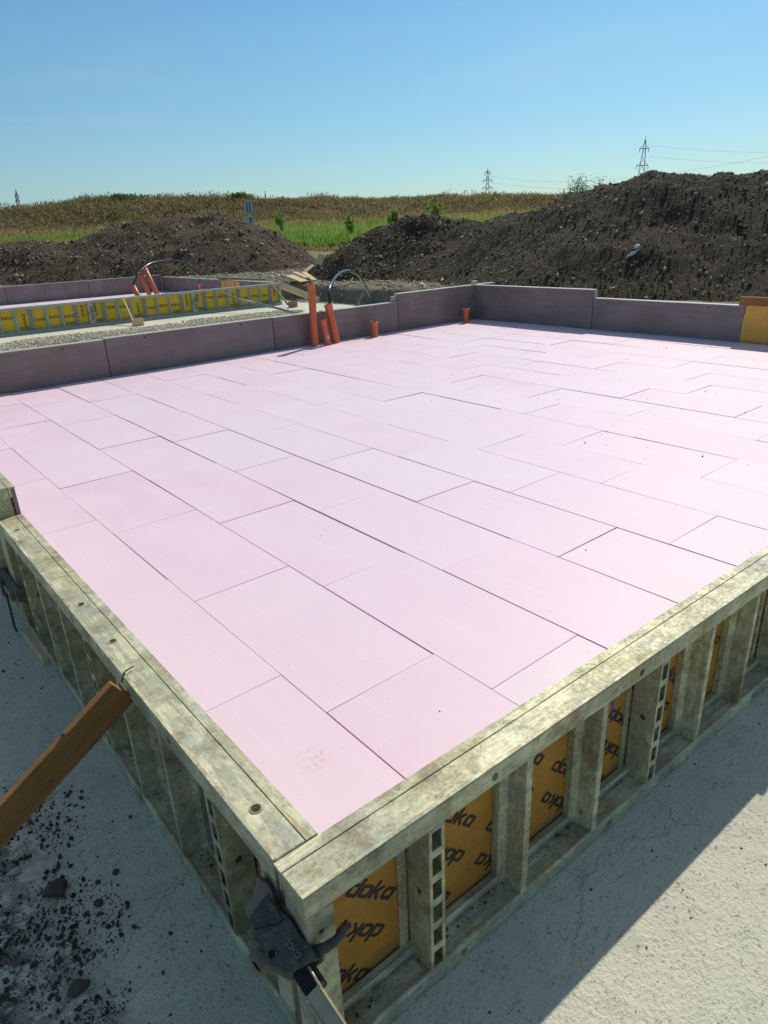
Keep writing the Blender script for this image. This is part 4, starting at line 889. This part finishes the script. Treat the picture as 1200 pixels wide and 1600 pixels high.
def brush_clumps(name, n, nl, a0, a1, r0, r1, mat, label):
    x, y, az, rr = field_pts(n, a0, a1, r0, r1); g = fbm(x, y, 9, 3, 74); R0 = RNG.uniform(.45, 1.5, n)*(1+.6*g)*np.where(az > 60, 1.3, 1)
    tt = np.clip(.45+.75*g+.16*RNG.normal(size=n), 0, 1); tt = np.where((az > 66) & (az < 73) & (fbm(x, y, 6, 2, 79) > .05), .62, tt)
    d = RNG.normal(size=(n, nl, 3)); d /= np.linalg.norm(d, axis=2)[..., None]; d[..., 2] = np.abs(d[..., 2])*.85; rad_ = RNG.random((n, nl, 1))**.35
    c = np.stack([x, y, terrain(x, y)-.1], -1)[:, None] + d*rad_*R0[:, None, None]*np.array([1, 1, .8]); m_ = n*nl; c = c.reshape(-1, 3); d = d.reshape(-1, 3)
    a_ = d + RNG.normal(size=(m_, 3))*.7 + np.array([0, 0, .5]); a_ /= np.linalg.norm(a_, axis=1)[:, None]; b_ = np.cross(a_, RNG.normal(size=(m_, 3))); b_ /= np.linalg.norm(b_, axis=1)[:, None]
    L_ = RNG.uniform(.10, .26, (m_, 1)); V_ = np.stack([c-a_*L_, c+b_*L_*.30, c+a_*L_, c-b_*L_*.30], 1).reshape(-1, 3)
    t = np.clip(np.repeat(tt, nl)+RNG.normal(0, .10, m_), 0, 1); return mesh_np(name, V_, np.arange(m_*4).reshape(-1, 4), mat, 'stuff', label, 'brush', attr=np.repeat(t, 4))
brush_clumps('dry_brush', 4200, 56, 20, 90, 96, 122, M_BRUSH, 'dry brown and green brush covering the embankment')
x, y, az, rr = field_pts(9000, 20, 90, 108, 124); g = fbm(x, y, 10, 3, 74)
tufts('dry_grass', np.stack([x, y, terrain(x, y)], -1), RNG.uniform(.3, .9, len(x)), np.full(len(x), .07), M_BRUSH, 'thin dry stalks along the crest of the embankment', 'grass', 4, .5, tint=np.clip(.5+.9*g, 0, 1))
def bushy(loc, h, w, label, cat, name, seed, nleaf=500, ls=.10, mat=None):
    root = empty(name, loc, 0, label, cat); rn = np.random.default_rng(seed); bm = bmesh.new()
    for k in range(5): a = rn.uniform(0, 6.28); tube(bm, [(0, 0, 0), (.3*w*math.cos(a), .3*w*math.sin(a), h*.5), (.42*w*math.cos(a), .42*w*math.sin(a), h*.9)], [.03*h, .018*h, .006*h], 5)
    link('stems', bm_mesh(bm), root, M_WOOD_D); cl = rn.normal(0, 1, (9, 3))*np.array([w*.24, w*.24, h*.13])+np.array([0, 0, h*.66])
    c = cl[rn.integers(0, 9, nleaf)] + rn.normal(0, 1, (nleaf, 3))*np.array([w*.13, w*.12, h*.07]); c[:, 2] = np.maximum(c[:, 2], .05*h)
    d1 = rn.normal(size=(nleaf, 3)); d1 /= np.linalg.norm(d1, axis=1)[:, None]; d2 = np.cross(d1, rn.normal(size=(nleaf, 3))); d2 /= np.linalg.norm(d2, axis=1)[:, None]
    V_ = np.stack([c-d1*ls, c+d2*ls*.45, c+d1*ls, c-d2*ls*.45], 1).reshape(-1, 3); F = np.arange(nleaf*4).reshape(-1, 4)
    o = mesh_np('foliage', V_, F, mat or M_LEAF, 'stuff', attr=np.repeat(rn.random(nleaf), 4), parent=root); return root
x_, y_ = bearing(35.6, 27); bushy((x_, y_, .3), 2.85, 1.3, 'green bush showing above the left shoulder of the tall heap', 'bush', 'bush', 5, 7000, .032)
x_, y_ = bearing(33.9, 26.5); bushy((x_, y_, .3), 2.75, .9, 'smaller bush beside the green bush behind the tall heap', 'bush', 'bush', 8, 4000, .035)
for k, (azz, d, h, lb) in enumerate(((58.3, 66, 2.5, 'tall green weed standing above the meadow right of the road sign'), (52.9, 60, 1.9, 'tall green weed just left of the smaller heap crest'), (49.5, 60, 2.3, 'tall green weed behind the left shoulder of the smaller heap'), (46.3, 64, 2.9, 'tallest green weed behind the top of the smaller heap'), (70.5, 62, 1.3, 'bushy green weed in the meadow above the left heap'), (75.4, 60, 1.2, 'green weed near the left edge of the meadow'))):
    x_, y_ = bearing(azz, d); bushy((x_, y_, float(terrain(np.array([x_]), np.array([y_]))[0])), h, h*.42, lb, 'weed', 'tall_weed', 40+k, 260, .13, M_GREEN)
for k, (azz, d, lb) in enumerate(((61.0, 113, 'green bush on the embankment crest above the road sign'), (69.6, 113, 'green bush at the highest left part of the embankment crest'))):
    x_, y_ = bearing(azz, d); bushy((x_, y_, float(terrain(np.array([x_]), np.array([y_]))[0])-.2), 1.2, 4.0, lb, 'bush', 'bush', 60+k, 500, .22)
